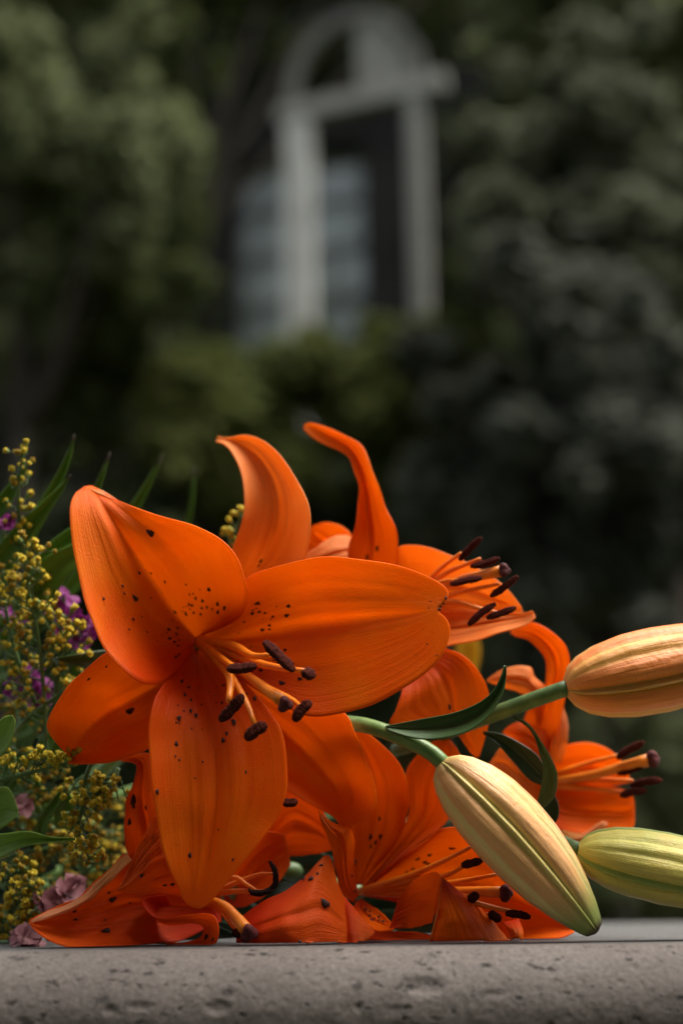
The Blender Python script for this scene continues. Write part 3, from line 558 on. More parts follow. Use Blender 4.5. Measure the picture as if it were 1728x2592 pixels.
pistil(E, [(525, 2275, 22), (570, 2295, 8), (600, 2325, 1), (622, 2352, -4)], .0032, (631, 2362, -6), .0017, 'style')

# ------------------------------------------------------------------ leaves
def leaf(name, parent, L, Rr, Mid=1.0, mat='leaf', nv=36, nu=13, thick=.0004, keel=.8, clamp=True):
    l = crom(L, nv); r = crom(Rr, nv)
    if isinstance(Mid, (int, float)):
        mm = (l+r)/2; mm[:, 2] += Mid*np.sin(np.linspace(0.1, math.pi, nv))
    else: mm = crom(Mid, nv)
    u = np.linspace(0, 1, nu)[None, :, None]
    G = l[:, None]*(2*(u-.5)*(u-1))+mm[:, None]*(-4*u*(u-1))+r[:, None]*(2*u*(u-.5))
    uu = u[..., 0]; G[..., 2] += keel*np.exp(-((uu-.5)/.08)**2) + .12*np.sin(uu*40)
    W = PA(G, clamp)
    uv = np.stack([np.broadcast_to(uu, (nv, nu)), np.broadcast_to(np.linspace(0, 1, nv)[:, None], (nv, nu))], -1).reshape(-1, 2)
    F = grid_faces(nv, nu); c = (nv//2, nu//2)
    if np.cross(W[c[0], c[1]+1]-W[c], W[c[0]+1, c[1]]-W[c])@(CAM-W[c]) < 0: F = [f[::-1] for f in F]
    o = mesh(name, W.reshape(-1, 3), F, M[mat], parent, uv)
    s = o.modifiers.new('thickness', 'SOLIDIFY'); s.thickness = thick; s.offset = -1
    return o
def blade(name, parent, pts, width, mat='blade', tip=True, **kw):
    """leaf along a centre line in photo pixels, width in pixels"""
    c = crom(pts, 24); T = np.gradient(c[:, :2], axis=0); T /= np.linalg.norm(T, axis=1)[:, None]+1e-9
    n = np.stack([-T[:, 1], T[:, 0]], 1); t = np.linspace(0, 1, 24)
    wd = width*.5*np.clip(.75+.8*t, 0, 1)*1.35*(1-t**1.7)+.4
    L = c.copy(); L[:, :2] += n*wd[:, None]; Q = c.copy(); Q[:, :2] -= n*wd[:, None]
    return leaf(name, parent, L, Q, 2.0, mat, nv=30, nu=9, **kw)

# ------------------------------------------------------------------ buds
def bud(root, base, tip, wid, matn, rot=0.0, asym=0.0, bend=(0, 0, 0)):
    """trilobed lily bud: three sepals with soft flanks and three narrow ridges set in the grooves"""
    a, b = P(*base), P(*tip); ax = b-a; Ln = np.linalg.norm(ax); ax /= Ln
    vdir = CAM-(a+b)/2; e1 = vdir-ax*(vdir@ax); e1 /= np.linalg.norm(e1); e2 = np.cross(ax, e1)
    rmax = wid*.5; bend = np.array(bend, float)
    def rad(t):
        return rmax*np.interp(t, [0, .03, .08, .16, .28, .42, .56, .70, .82, .90, .955, .985, 1.0], [.20, .48, .68, .85, .97, 1.0, .96, .85, .67, .50, .36, .26, .08])
    nt_ = 64
    def sector(name, th0, th1, nth, prof, mat):
        V, uv = [], []; bn = vnoise((nt_, 41), (9, 5), int(abs(th0)*100)+int(wid*1e5))
        for i in range(nt_):
            t = i/(nt_-1); r = rad(t); c = a+ax*Ln*t+bend*math.sin(t*math.pi)
            for j in range(nth):
                q = j/(nth-1); th = th0+(th1-th0)*q
                k = prof(q, t)+.006*math.sin(9*q*6.28+t*11)*math.sin(t*3.14)+.012*math.sin(5*t+q*5)+.03*(bn[i, int(q*40)]-.5)
                V.append(c+r*k*(math.cos(th+rot)*e1+math.sin(th+rot)*e2)); uv.append((q, t))
        F = grid_faces(nt_, nth)
        return mesh(name, V, F, mat, root, uv)
    S = 2*math.pi/3; h = R(6)
    for k in range(3):
        c = k*S
        # ridge in the groove
        sector('inner_petal', c-h*1.6, c+h*1.6, 15, lambda q, t: .82+.16*math.exp(-((q-.5)/.22)**2), M[matn+'_ridge'])
        # sepal: pillowed flanks either side of a faint central furrow
        def pf(q, t):
            edge = min(q, 1-q); lip = 1-math.exp(-edge/.055)
            fur = math.exp(-((q-.39)/.03)**2)+math.exp(-((q-.61)/.03)**2); ev = math.sin(math.pi*min(1, t*1.08))
            return .79+.17*lip+.065*math.sin(math.pi*min(1, edge/.39))*ev+.05*math.exp(-((q-.5)/.10)**2)-.03*fur*ev
        sector('sepal', c+h, c+S-h, 41, pf, M[matn])
    return a, b, ax
g1 = empty('lily_bud', P(1122, 1930, 8), 'large cream and orange lily bud with brown tip, hanging in front of the blooms', 'flower bud', 'closed lily buds')
bud(g1, (1116, 1930, 8), (1509, 2360, -8), .0290, 'bud', rot=R(-4), bend=np.array([.0012, 0, .0012]))
tube('stem', [(620, 1870, 70), (780, 1832, 48), (887, 1831, 26), (955, 1845, 16), (1035, 1876, 11), (1090, 1905, 9), (1126, 1938, 8)], [.0029, .0029, .0030, .0029, .0031], M['stem'], g1, seg=16)
leaf('leaf', g1, [(975, 1838, 12), (1062, 1822, 8), (1146, 1806, 4), (1210, 1781, 1), (1248, 1750, 0), (1269, 1711, 0), (1277, 1684, 1)],
     [(978, 1846, 10), (1045, 1867, 4), (1108, 1869, 1), (1178, 1852, -2), (1231, 1816, -3), (1266, 1764, -2), (1279, 1718, 0), (1280, 1686, 1)], 3.0, 'leaf', nv=48, nu=17)
g2 = empty('lily_bud', P(1433, 1741, 20), 'orange lily bud on a straight green stem, the highest of the closed buds', 'flower bud', 'closed lily buds')
bud(g2, (1430, 1742, 20), (1975, 1632, 30), .0330, 'bud_orange', rot=R(22))
tube('stem', [(1000, 1900, 62), (1120, 1856, 46), (1238, 1812, 32), (1350, 1771, 25), (1438, 1740, 20)], [.003, .003, .0031], M['stem_dark'], g2, seg=16)
g3 = empty('lily_bud', P(1464, 2158, 6), 'small greenish yellow lily bud low on the right, below the blurred bloom', 'flower bud', 'closed lily buds')
g3['label'] = 'greenish yellow lily bud just above the ledge, beside the tip of the large cream bud'
bud(g3, (1460, 2152, 6), (1985, 2258, 2), .0268, 'bud_green', rot=R(35))
tube('stem', [(1200, 2060, 56), (1320, 2085, 38), (1414, 2130, 18), (1466, 2155, 6)], [.0028, .0028, .0031], M['stem_dark'], g3, seg=14)
# leaves curling behind the cream bud belong to the stem of the orange bud
leaf('leaf', g2, [(1298, 1812, 26), (1336, 1834, 22), (1371, 1883, 20), (1395, 1925, 20), (1408, 1964, 21), (1400, 2017, 23), (1368, 2050, 25)],
     [(1300, 1816, 26), (1346, 1854, 24), (1366, 1911, 24), (1374, 1946, 25), (1366, 1999, 26), (1354, 2046, 26)], 2, 'leaf')
leaf('leaf', g2, [(1222, 1852, 40), (1270, 1860, 36), (1320, 1885, 33), (1360, 1915, 32), (1385, 1960, 32)], [(1222, 1858, 40), (1260, 1885, 36), (1300, 1930, 34), (1340, 1975, 33), (1378, 1990, 32)], 2, 'leaf_dark')
leaf('leaf', g2, [(1395, 2000, 34), (1411, 2036, 33), (1410, 2070, 33), (1391, 2098, 34)], [(1372, 2020, 34), (1366, 2050, 33), (1372, 2075, 33), (1388, 2097, 34)], 2, 'leaf_dark')
# dark leaves low on the lilies' stems, mostly added to darken gaps between the blooms
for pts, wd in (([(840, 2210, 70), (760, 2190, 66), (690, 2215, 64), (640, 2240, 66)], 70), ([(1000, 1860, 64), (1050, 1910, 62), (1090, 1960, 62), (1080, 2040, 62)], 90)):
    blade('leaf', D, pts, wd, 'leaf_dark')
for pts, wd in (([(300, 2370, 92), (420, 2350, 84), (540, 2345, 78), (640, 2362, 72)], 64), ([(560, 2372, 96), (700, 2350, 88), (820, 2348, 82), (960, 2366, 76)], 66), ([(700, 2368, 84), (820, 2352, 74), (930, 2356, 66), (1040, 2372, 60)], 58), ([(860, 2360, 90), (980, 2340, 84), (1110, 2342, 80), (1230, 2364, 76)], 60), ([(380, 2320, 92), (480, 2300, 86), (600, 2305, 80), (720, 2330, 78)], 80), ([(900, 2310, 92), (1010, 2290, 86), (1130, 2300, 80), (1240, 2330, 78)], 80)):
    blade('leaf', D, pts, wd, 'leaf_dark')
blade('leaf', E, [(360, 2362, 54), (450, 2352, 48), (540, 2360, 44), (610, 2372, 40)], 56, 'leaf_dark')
V, F = blob(P(735, 2205, 60), .0036, lump=.08, sq=(1.3, 1, 1)); mesh('stem_node', V, F, M['stem_dark'], D)
leaf('leaf', E, [(180, 2402, 26), (300, 2400, 20), (400, 2398, 12), (455, 2396, 6)], [(180, 2385, 34), (300, 2384, 28), (400, 2386, 20), (455, 2394, 8)], 0, 'leaf', keel=.2)

# ------------------------------------------------------------------ goldenrod
def head_mesh(name, mat, k):
    rs = random.Random(k); V, F, mi = [], [], []
    # cup
    seg = 7
    for r, z in ((.0004, 0), (.0009, .0006), (.00105, .0015)):
        for j in range(seg):
            a = 2*math.pi*j/seg; V.append((r*math.cos(a), r*math.sin(a), z))
    F += grid_faces(3, seg, True); mi += [1]*(2*seg)
    # tuft
    o = len(V); rings = ((.00115, .0014), (.00135, .0021), (.0010, .0029), (.0003, .0032))
    for r, z in rings:
        for j in range(seg):
            a = 2*math.pi*(j+.5)/seg; q = r*rs.uniform(.75, 1.25); V.append((q*math.cos(a), q*math.sin(a), z*rs.uniform(.92, 1.08)))
    g = grid_faces(4, seg, True); F += [tuple(i+o for i in f) for f in g]; mi += [0]*len(g)
    # ray florets
    for j in range(5 if k < 9 else 3):
        a = 2*math.pi*j/5+rs.random(); ca, sa = math.cos(a), math.sin(a); L_ = rs.uniform(.0006, .0012); o = len(V)
        w_ = .00035
        for q, z, ww in ((.0008, .0024, w_), (.0008+L_*.6, .0030, w_*1.2), (.0008+L_, .0027, w_*.5)):
            V.append((q*ca-ww*sa, q*sa+ww*ca, z)); V.append((q*ca+ww*sa, q*sa-ww*ca, z))
        F += [(o, o+1, o+3, o+2), (o+2, o+3, o+5, o+4)]; mi += [0, 0]
    me = bpy.data.meshes.new(name); me.from_pydata(V, [], F); me.materials.append(mat); me.materials.append(M['cup'])
    me.polygons.foreach_set('material_index', mi); me.polygons.foreach_set('use_smooth', [True]*len(F)); me.update(); return me
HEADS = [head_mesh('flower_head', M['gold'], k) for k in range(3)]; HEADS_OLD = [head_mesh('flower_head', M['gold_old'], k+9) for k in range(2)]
def goldenrod(stem, blen, nbr, per, label, old=.25, seed=0, side=None, spread=1.0, droop=0.0, singly=True, hs=1.0):
    rs = random.Random(seed); c = crom(stem, 60); root = empty('goldenrod_sprig', P(*stem[0]), label, 'goldenrod', 'goldenrod sprigs in the bouquet')
    tube('stem', stem, [.0010, .0008, .0005], M['stem_dark'], root, seg=7)
    BV, BF, HV, HF = [], [], [], []
    def put(p, dirv):
        z = Vector(dirv).normalized(); q = z.to_track_quat('Z', 'Y'); s_ = hs*rs.uniform(.7, 1.25)*.88
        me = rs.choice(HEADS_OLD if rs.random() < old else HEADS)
        mw = Matrix.Translation(Vector(p)) @ q.to_matrix().to_4x4() @ Matrix.Diagonal((s_, s_, s_, 1))
        o = bpy.data.objects.new('flower_head', me); COL.objects.link(o); o.parent = root
        o.matrix_local = Matrix.Translation(-root.location) @ mw
    nbr = int(nbr*1.5)
    for k in range(nbr):
        t = .12+.88*(k+rs.random()*.6)/nbr; i = min(58, int(t*59)); p0 = c[i]
        T = c[min(i+1, 59)]-c[max(i-1, 0)]; T = T/(np.linalg.norm(T[:2])+1e-9)
        nrm = np.array([-T[1], T[0], 0]); sgn = (1 if k % 2 else -1) if side is None else side
        if rs.random() < .15: sgn = -sgn
        ln = blen*(1.05-.75*t)*rs.uniform(.7, 1.15)
        d = nrm*sgn*rs.uniform(.6, 1.0)*spread+T*rs.uniform(.35, .9)*np.array([1, 1, 0]); d[2] = rs.uniform(-.10, .10)
        d[:2] /= np.linalg.norm(d[:2])+1e-9
        q = np.array([p0, p0+d*ln*.5+[0, -droop*ln*.2, 0], p0+d*ln+[0, droop*ln*.6, 0]])
        W = PA(q); v, f, _ = tube_data(W, [.0004, .00028], 5, 7, False); o = len(BV); BV += list(v); BF += [tuple(x+o for x in g) for g in f]
        for j in range(per):
            s_ = .35+.65*(j+rs.random()*.5)/per if per > 1 else 1
            bp = (W[0]*(1-s_)**2+2*W[1]*s_*(1-s_)+W[2]*s_**2)
            dv = np.array([rs.uniform(-1, 1), rs.uniform(-1.0, .4), rs.uniform(.0, 1.0)-droop*.6]); dv /= np.linalg.norm(dv)
            e = bp+dv*.0028*rs.uniform(.5, 1.3)
            v, f, _ = tube_data([bp, (bp+e)/2+[0, 0, .0002], e], [.0002], 4, 4, False); o = len(BV); BV += list(v); BF += [tuple(x+o for x in g) for g in f]
            put(e-dv*.0002, dv)
    if BV: mesh('branches', BV, BF, M['stem_dark'], root, kind='stuff')
    return root
goldenrod([(150, 1640, 66), (80, 1500, 62), (52, 1330, 56), (48, 1230, 52), (62, 1132, 50)], 62, 15, 3, 'tall goldenrod spire rising highest among the green blades', .3, 1, spread=.8)
goldenrod([(120, 1960, 46), (112, 1760, 46), (95, 1600, 44), (70, 1470, 42), (85, 1385, 42)], 135, 17, 5, 'branching yellow goldenrod sprig in front of the magenta flowers', .3, 2)
goldenrod([(90, 1780, 52), (40, 1650, 52), (14, 1530, 52), (6, 1440, 52)], 90, 11, 4, 'yellow goldenrod sprig beside the broad green blades, with short side branches', .45, 3)
goldenrod([(130, 1830, 54), (150, 1700, 50), (155, 1610, 48), (150, 1540, 46)], 95, 10, 4, 'goldenrod sprig with loose yellow heads between magenta flowers and the largest bloom', .2, 4)
goldenrod([(-30, 1985, 34), (50, 1962, 28), (110, 1948, 24), (180, 1928, 20)], 60, 11, 4, 'bright yellow goldenrod sprig lying level under the left petal of the largest bloom', .05, 5, side=-1)
goldenrod([(235, 1925, 30), (212, 1985, 28), (208, 2050, 27), (198, 2105, 26), (235, 2190, 28)], 55, 13, 4, 'hanging goldenrod strand beneath the left petal of the largest bloom', .15, 6, droop=.5)
goldenrod([(300, 1945, 34), (286, 1985, 30), (262, 2020, 27), (246, 2045, 25)], 55, 7, 4, 'short goldenrod strand drooping against the wilting lily', .1, 7, droop=.5)
goldenrod([(-20, 2160, 40), (40, 2230, 34), (60, 2290, 32), (40, 2340, 30)], 75, 11, 5, 'goldenrod sprig with golden heads above the pale pink flowers', .2, 8)
rs = random.Random(5)
fills = [((-30, 2060, 62), (80, 2080, 62), (160, 2110, 62), (210, 2180, 62)), ((-30, 2250, 70), (80, 2230, 70), (180, 2220, 70), (280, 2170, 70)), ((120, 2400, 62), (170, 2300, 62), (210, 2220, 64), (290, 2130, 64)),
         ((20, 2420, 52), (20, 2330, 50), (50, 2250, 50), (100, 2190, 50)), ((330, 2080, 74), (290, 2120, 72), (260, 2180, 70), (240, 2260, 70)), ((0, 2020, 56), (60, 2010, 52), (130, 2000, 50), (180, 2020, 50)),
         ((60, 2430, 46), (40, 2390, 44), (20, 2370, 42), (-10, 2350, 42)), ((100, 2150, 84), (180, 2140, 84), (250, 2100, 84), (310, 2020, 84)),
         ((-20, 1880, 66), (40, 1850, 66), (70, 1800, 66), (60, 1740, 66)), ((-10, 2190, 58), (60, 2160, 56), (120, 2150, 54), (190, 2160, 54)), ((230, 2300, 78), (220, 2240, 78), (250, 2200, 78), (300, 2190, 78))]
for k, st in enumerate(fills):
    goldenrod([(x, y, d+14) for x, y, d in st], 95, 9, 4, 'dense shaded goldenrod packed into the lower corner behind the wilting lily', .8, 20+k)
goldenrod([(640, 1500, 84), (600, 1420, 76), (590, 1370, 72), (612, 1300, 68)], 34, 9, 3, 'tip of a goldenrod sprig peeking out between two petals of the largest bloom', .1, 40)

# ------------------------------------------------------------------ other bouquet plants
bl = empty('blade_leaf_spray', P(-60, 1500, 72), 'long narrow green blade leaves with dry tips fanning up behind the goldenrod', 'foliage')
for pts, wd in (([(-40, 1480, 60), (40, 1370, 58), (110, 1290, 55), (152, 1240, 52), (178, 1203, 50)], 46), ([(-20, 1500, 78), (60, 1370, 76), (130, 1250, 72), (170, 1165, 70), (188, 1102, 68)], 38),
                ([(-40, 1330, 62), (10, 1270, 60), (45, 1215, 58), (70, 1174, 56)], 34), ([(90, 1500, 84), (190, 1390, 84), (245, 1240, 84), (278, 1147, 84)], 24),
                ([(150, 1520, 110), (290, 1360, 110), (350, 1270, 110), (412, 1152, 110)], 34), ([(60, 1520, 72), (120, 1420, 70), (185, 1350, 70), (250, 1300, 70)], 52),
                ([(60, 1560, 64), (130, 1450, 62), (190, 1405, 62), (300, 1340, 64)], 70), ([(300, 1560, 150), (440, 1400, 150), (480, 1300, 150), (492, 1180, 150)], 16)):
    o = blade('blade', bl, pts, wd, 'blade')
    t0, t1 = np.array(pts[-2], float), np.array(pts[-1], float); e = t0+(t1-t0)*.80
    d = (t1-t0)/np.linalg.norm((t1-t0)[:2])
    tube('dry_tip', [tuple(e), tuple((e+t1)/2), tuple(t1+d*4)], [.0004, .0005, .0001], M['dry_tip'], bl, seg=6)
lf = empty('broad_leaf_sprig', P(-60, 1990, 26), 'bright green pointed leaves poking in among the lower goldenrod', 'foliage')
leaf('leaf', lf, [(-60, 1830, 22), (-20, 1838, 20), (10, 1818, 18), (28, 1812, 17)], [(-60, 1985, 26), (-20, 1930, 22), (22, 1890, 18), (38, 1830, 17), (32, 1812, 17)], 4, 'leaf_bright')
leaf('leaf', lf, [(-60, 1990, 30), (-20, 2000, 26), (20, 1995, 24), (44, 2045, 23)], [(-60, 2130, 30), (-20, 2110, 26), (20, 2085, 24), (46, 2062, 23)], 4, 'leaf_bright')
leaf('leaf', lf, [(-60, 2100, 22), (0, 2112, 17), (70, 2106, 14), (130, 2120, 12), (190, 2122, 11)], [(-60, 2190, 24), (0, 2172, 19), (60, 2142, 15), (120, 2132, 12), (190, 2127, 11)], 3, 'leaf_bright')
leaf('leaf', lf, [(330, 1640, 60), (275, 1646, 50), (205, 1656, 44), (142, 1666, 42)], [(330, 1700, 64), (270, 1705, 54), (210, 1690, 46), (142, 1670, 42)], 3, 'leaf')
tube('stem', [(-60, 1990, 26), (-80, 2150, 32), (-120, 2250, 50), (-160, 2300, 70)], [.0016], M['stem_dark'], lf, seg=8)
tube('leaf_stalk', [(-60, 1990, 26), (60, 1830, 48), (200, 1730, 58), (330, 1670, 62)], [.001], M['stem_dark'], lf, seg=7)

def frilly(root, c, rpx, n, mat, d, seed, pl=.0035):
    """cluster of small crinkled florets, each floret a mesh of five petals"""
    rs = random.Random(seed)
    for k in range(n):
        a = rs.random()*6.28; q = rpx*math.sqrt(rs.random()); p = P(c[0]+q*math.cos(a), c[1]+q*math.sin(a)*.85, d+rs.uniform(-6, 6))
        nv_ = Vector((rs.uniform(-1, 1), rs.uniform(-1, 0), rs.uniform(-.4, 1))).normalized(); qt = nv_.to_track_quat('Z', 'Y').to_matrix()
        V, F = [], []
        for j in range(5):
            an = 2*math.pi*j/5+rs.random()*.3; o = len(V)
            for s_, w_, z in ((.05, .1, 0), (.45, .42, .22), (.85, .5, .38+rs.uniform(-.1, .1)), (1.05, .25, .30+rs.uniform(-.2, .2))):
                for sg in (-1, 0, 1):
                    v = Vector((s_*math.cos(an)-sg*w_*math.sin(an), s_*math.sin(an)+sg*w_*math.cos(an), z+(.10 if sg else 0)+rs.uniform(-.07, .07)))*pl*rs.uniform(.9, 1.1)
                    V.append(Vector(p)+qt @ v)
            F += [tuple(x+o for x in f) for f in grid_faces(4, 3)]
        mesh('floret', V, F, M[mat], root)
for k, (c, rp, n, d, lab) in enumerate((((200, 1590), 48, 26, 62, 'magenta frilled flower cluster tucked against the largest bloom'), ((150, 1535), 42, 14, 72, 'magenta frilled flower cluster partly hidden by goldenrod stems, above its brighter neighbour'),
                              ((75, 1735), 60, 18, 76, 'dark magenta flower cluster deep in shade below the goldenrod'), ((36, 1580), 42, 12, 74, 'magenta flower cluster between the goldenrod sprig and the green blades'), ((14, 1325), 14, 5, 58, 'tiny magenta floret beside the tall goldenrod spire'))):
    r_ = empty('magenta_flower', P(c[0], c[1]+20, d+8), lab, 'flower', 'magenta flowers'); frilly(r_, c, rp, int(n*1.7), 'magenta', d, 60+k, .0026)
    tube('stem', [(c[0], c[1], d+4), (c[0]-40, c[1]+160, d+20), (c[0]-140, c[1]+380, d+40)], [.0009], M['stem_dark'], r_, seg=6)
for k, (c, rp, n, d, lab, pl) in enumerate((((168, 2250), 26, 3, 40, 'dusty pink flower above the curled tip of the wilting lily petal', .0074), ((122, 2280), 14, 2, 32, 'pale pink floret cluster beside the dusty pink flower', .0050), ((72, 2368), 20, 5, 22, 'pale pink florets resting on the ledge at the wilting petal tip', .0048), ((62, 2035), 10, 3, 44, 'faded pinkish floret among the goldenrod', .0036))):
    r_ = empty('pink_flower', P(c[0], c[1]+10, d+6), lab, 'flower', 'small pink flowers'); frilly(r_, c, rp, n, 'pink', d, 80+k, pl)
    tube('stem', [(c[0], c[1], d+4), (c[0]-60, min(2385, c[1]+40), d+22), (c[0]-200, min(2380, c[1]+80), d+40)], [.0008], M['stem_dark'], r_, seg=6)
y_ = empty('yellow_flower', P(1190, 1700, 250), 'blurred yellow flower glimpsed behind the lilies under the dark anthers', 'flower')
petal(y_, [(1160, 1790, 250), (1162, 1700, 248), (1165, 1630, 248), (1180, 1580, 250)], [(1180, 1790, 246), (1205, 1700, 244), (1212, 1640, 244), (1190, 1582, 250)], 4, mats=('petal_y', 'petal_y') if 'petal_y' in M else ('yellowflower', 'yellowflower'), wav=.3, nv=24, nu=11)
petal(y_, [(1150, 1790, 254), (1150, 1700, 254), (1156, 1640, 254), (1170, 1600, 255)], [(1175, 1790, 254), (1184, 1700, 254), (1180, 1640, 254), (1172, 1602, 255)], 3, mats=('yellowflower', 'yellowflower'), wav=.3, nv=24, nu=11)
tube('stem', [(1168, 1785, 250), (1080, 1880, 240), (800, 2080, 220), (-160, 2290, 200)], [.002], M['stem_dark'], y_, seg=8)
# dark filler leaves behind the goldenrod
fl = empty('filler_foliage', P(-100, 2250, 120), 'dark shaded leaves filling the gap behind the goldenrod', 'foliage')
rs = random.Random(11)
for k in range(34):
    x0, y0 = rs.uniform(-80, 240), rs.uniform(1560, 2380); ang = rs.uniform(-2.4, .3); ln = rs.uniform(110, 230); d = rs.uniform(88, 150)
    x1, y1 = x0+ln*math.cos(ang), y0+ln*math.sin(ang)
    if y1 < 1450 or x1 > 330 or y1 > 2385: continue
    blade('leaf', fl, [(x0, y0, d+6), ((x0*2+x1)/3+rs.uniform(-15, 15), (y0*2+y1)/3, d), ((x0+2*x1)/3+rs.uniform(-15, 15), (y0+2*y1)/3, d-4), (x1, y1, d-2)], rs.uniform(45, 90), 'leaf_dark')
for k in range(16):
    x0, y0 = rs.uniform(-60, 170), rs.uniform(1500, 2150); ang = rs.uniform(-2.0, -.2); ln = rs.uniform(70, 150); d = rs.uniform(58, 82)
    x1, y1 = x0+ln*math.cos(ang), y0+ln*math.sin(ang)
    if x1 < 250: blade('leaf', fl, [(x0, y0, d+6), ((x0*2+x1)/3+rs.uniform(-12, 12), (y0*2+y1)/3, d), ((x0+2*x1)/3+rs.uniform(-12, 12), (y0+2*y1)/3, d-4), (x1, y1, d-2)], rs.uniform(18, 40), 'blade')
for k in range(5): tube('stem', [(rs.uniform(0, 200), rs.uniform(1600, 2000), 130), (-20, 2150, 140), (-160, 2280, 150)], [.0015], M['stem_dark'], fl, seg=6)

# ------------------------------------------------------------------ garden behind
def PY(px, py, Y):
    """point seen at (px,py) at horizontal distance Y metres from the camera"""
    d = _f+_r*((px-864)/FPX)+_u*((1296-py)/FPX); return CAM+d*(Y/d[1])
def leafcloud(name, parent, blobs, n, size, mat, seed):
    rs = np.random.RandomState(seed); V = np.zeros((n*5, 3)); F = []
    w_ = np.array([b[3]*b[4]*b[5] for b in blobs])**.67; w_ /= w_.sum()
    pick = rs.choice(len(blobs), n, p=w_)
    for k in range(n):
        cx, cy, cz, rx, ry, rz = blobs[pick[k]]
        d = rs.normal(size=3); d /= np.linalg.norm(d); q = rs.rand()**.45
        p = np.array([cx, cy, cz])+d*q*np.array([rx, ry, rz])
        nrm = d*.5+rs.normal(size=3)*.6+np.array([0, 0, .9]); nrm /= np.linalg.norm(nrm)
        t = np.cross(nrm, rs.normal(size=3)); t /= np.linalg.norm(t); b = np.cross(nrm, t)
        s_ = size*rs.uniform(.6, 1.4)
        V[k*5:k*5+5] = [p-t*s_, p-b*s_*.42-nrm*s_*.05, p+nrm*s_*.12, p+b*s_*.42-nrm*s_*.05, p+t*s_]
        o = k*5; F += [(o, o+1, o+2), (o+1, o+4, o+2), (o+4, o+3, o+2), (o+3, o, o+2)]
    return mesh(name, V, F, mat, parent, smooth=False)
def foliage_mat(name, c1, c2, c3):
    mt, t, b = new_mat(name); ob = N(t, 'ShaderNodeTexCoord').outputs['Object']
    c = ramp(t, noise(t, ob, 2.2, 3, .6), [(.3, c1), (.5, c2), (.72, c3)])
    c = mix(t, ramp(t, noise(t, ob, 30, 2, .6), [(.3, (0, 0, 0)), (.7, (.6, .6, .6))]), c, c2)
    t.links.new(c, b.inputs['Base Color']); b.inputs['Roughness'].default_value = .75; b.inputs['Specular IOR Level'].default_value = .12
    tr = N(t, 'ShaderNodeBsdfTranslucent'); t.links.new(c, tr.inputs[0]); ms = N(t, 'ShaderNodeMixShader'); ms.inputs[0].default_value = .35
    t.links.new(b.outputs[0], ms.inputs[1]); t.links.new(tr.outputs[0], ms.inputs[2]); t.links.new(ms.outputs[0], t.nodes['Material Output'].inputs[0]); return mt
M['f_pale'] = foliage_mat('foliage_grey_green', (.09, .108, .046), (.15, .172, .082), (.21, .228, .12))
M['f_yellow'] = foliage_mat('foliage_yellow_green', (.065, .088, .024), (.115, .138, .038), (.17, .17, .052))
M['f_dark'] = foliage_mat('foliage_dark', (.026, .036, .016), (.052, .066, .029), (.09, .105, .048))
M['f_mid'] = foliage_mat('foliage_dull_green', (.035, .047, .015), (.08, .098, .033), (.135, .148, .055))
M['f_charcoal'] = foliage_mat('foliage_charcoal', (.05, .054, .042), (.088, .095, .073), (.13, .137, .11))
M['f_grey'] = foliage_mat('foliage_grey', (.09, .10, .062), (.14, .152, .098), (.19, .20, .135))
M['bark'] = simple('bark', (.03, .025, .02), (.07, .06, .05), 40, .9, .6, .01, .1)
def shrub(name, label, cat, px, py, Y, rx, rz, mat, n, size, seed, group, lumps=9, ry=None, skirt=True):
    """crown centre seen at (px,py), radii in photo pixels at distance Y"""
    c = PY(px, py, Y); k = Y/math.cos(PITCH)/FPX*1.05; RX, RZ = rx*k, rz*k; RY = ry or min(RX, RZ)*.8
    root = empty(name, (c[0], c[1], GZ), label, cat, group); rs = np.random.RandomState(seed)
    blobs = []
    while len(blobs) < lumps*5:
        d = rs.normal(size=3); d /= np.linalg.norm(d); s_ = rs.uniform(.10, .32); off = rs.uniform(.2, 1.25)
        if off > .9: s_ *= .6
        p = np.array([c[0]+d[0]*RX*off, c[1]+d[1]*RY*off, c[2]+d[2]*RZ*off])
        v_ = p-CAM; dep = v_@_f; sx_, sy_ = 864+FPX*(v_@_r)/dep, 1296-FPX*(v_@_u)/dep; mg = RX*s_/k*.8
        if Y < 6.2 and 560-mg < sx_ < 1110+mg and sy_-mg < 800+.25*max(0, 900-sx_)*.5: continue      # the opening round the arch is kept clear
        blobs.append((*p, RX*s_, RY*s_, RZ*s_))
    leafcloud('crown', root, blobs, n, size, mat, seed)
    top = c[2]
    pts = [(c[0], c[1], GZ-.02), (c[0]+rs.uniform(-.1, .1), c[1]+rs.uniform(-.1, .1), GZ+(top-GZ)*.5), (c[0], c[1], top)]
    r0 = max(.02, .03*(top-GZ)/2)
    v, f, _ = tube_data(pts, [r0, r0*.8, r0*.4], 8, 10); mesh('trunk', v, f, M['bark'], root)
    for b in blobs[:6]:
        p0 = np.array(pts[1])*.6+np.array(pts[2])*.4
        v, f, _ = tube_data([p0, (p0+np.array(b[:3]))/2+[0, 0, -.05], b[:3]], [r0*.4, r0*.15], 6, 7); mesh('branch', v, f, M['bark'], root)
    return root
GT = 'shrubs and trees of the garden'
shrub('garden_tree', 'dark overhanging tree crown blurred above the top of the arch', 'tree', 430, -60, 7.0, 640, 120, M['f_mid'], 7500, 0.040, 13, GT, 10)
shrub('garden_tree', 'pale grey green tree blurred at the edge of the garden, beside the dark gap', 'tree', 90, 420, 4.6, 380, 560, M['f_pale'], 13500, 0.040, 1, GT, 16)
shrub('garden_shrub', 'dull green shrub blurred below the pale tree', 'shrub', 270, 840, 4.9, 310, 300, M['f_mid'], 10500, 0.040, 2, GT, 12)
shrub('garden_shrub', 'yellow green shrub blurred under the white garden arch', 'shrub', 560, 1080, 4.8, 380, 250, M['f_yellow'], 10500, 0.036, 3, GT, 12)
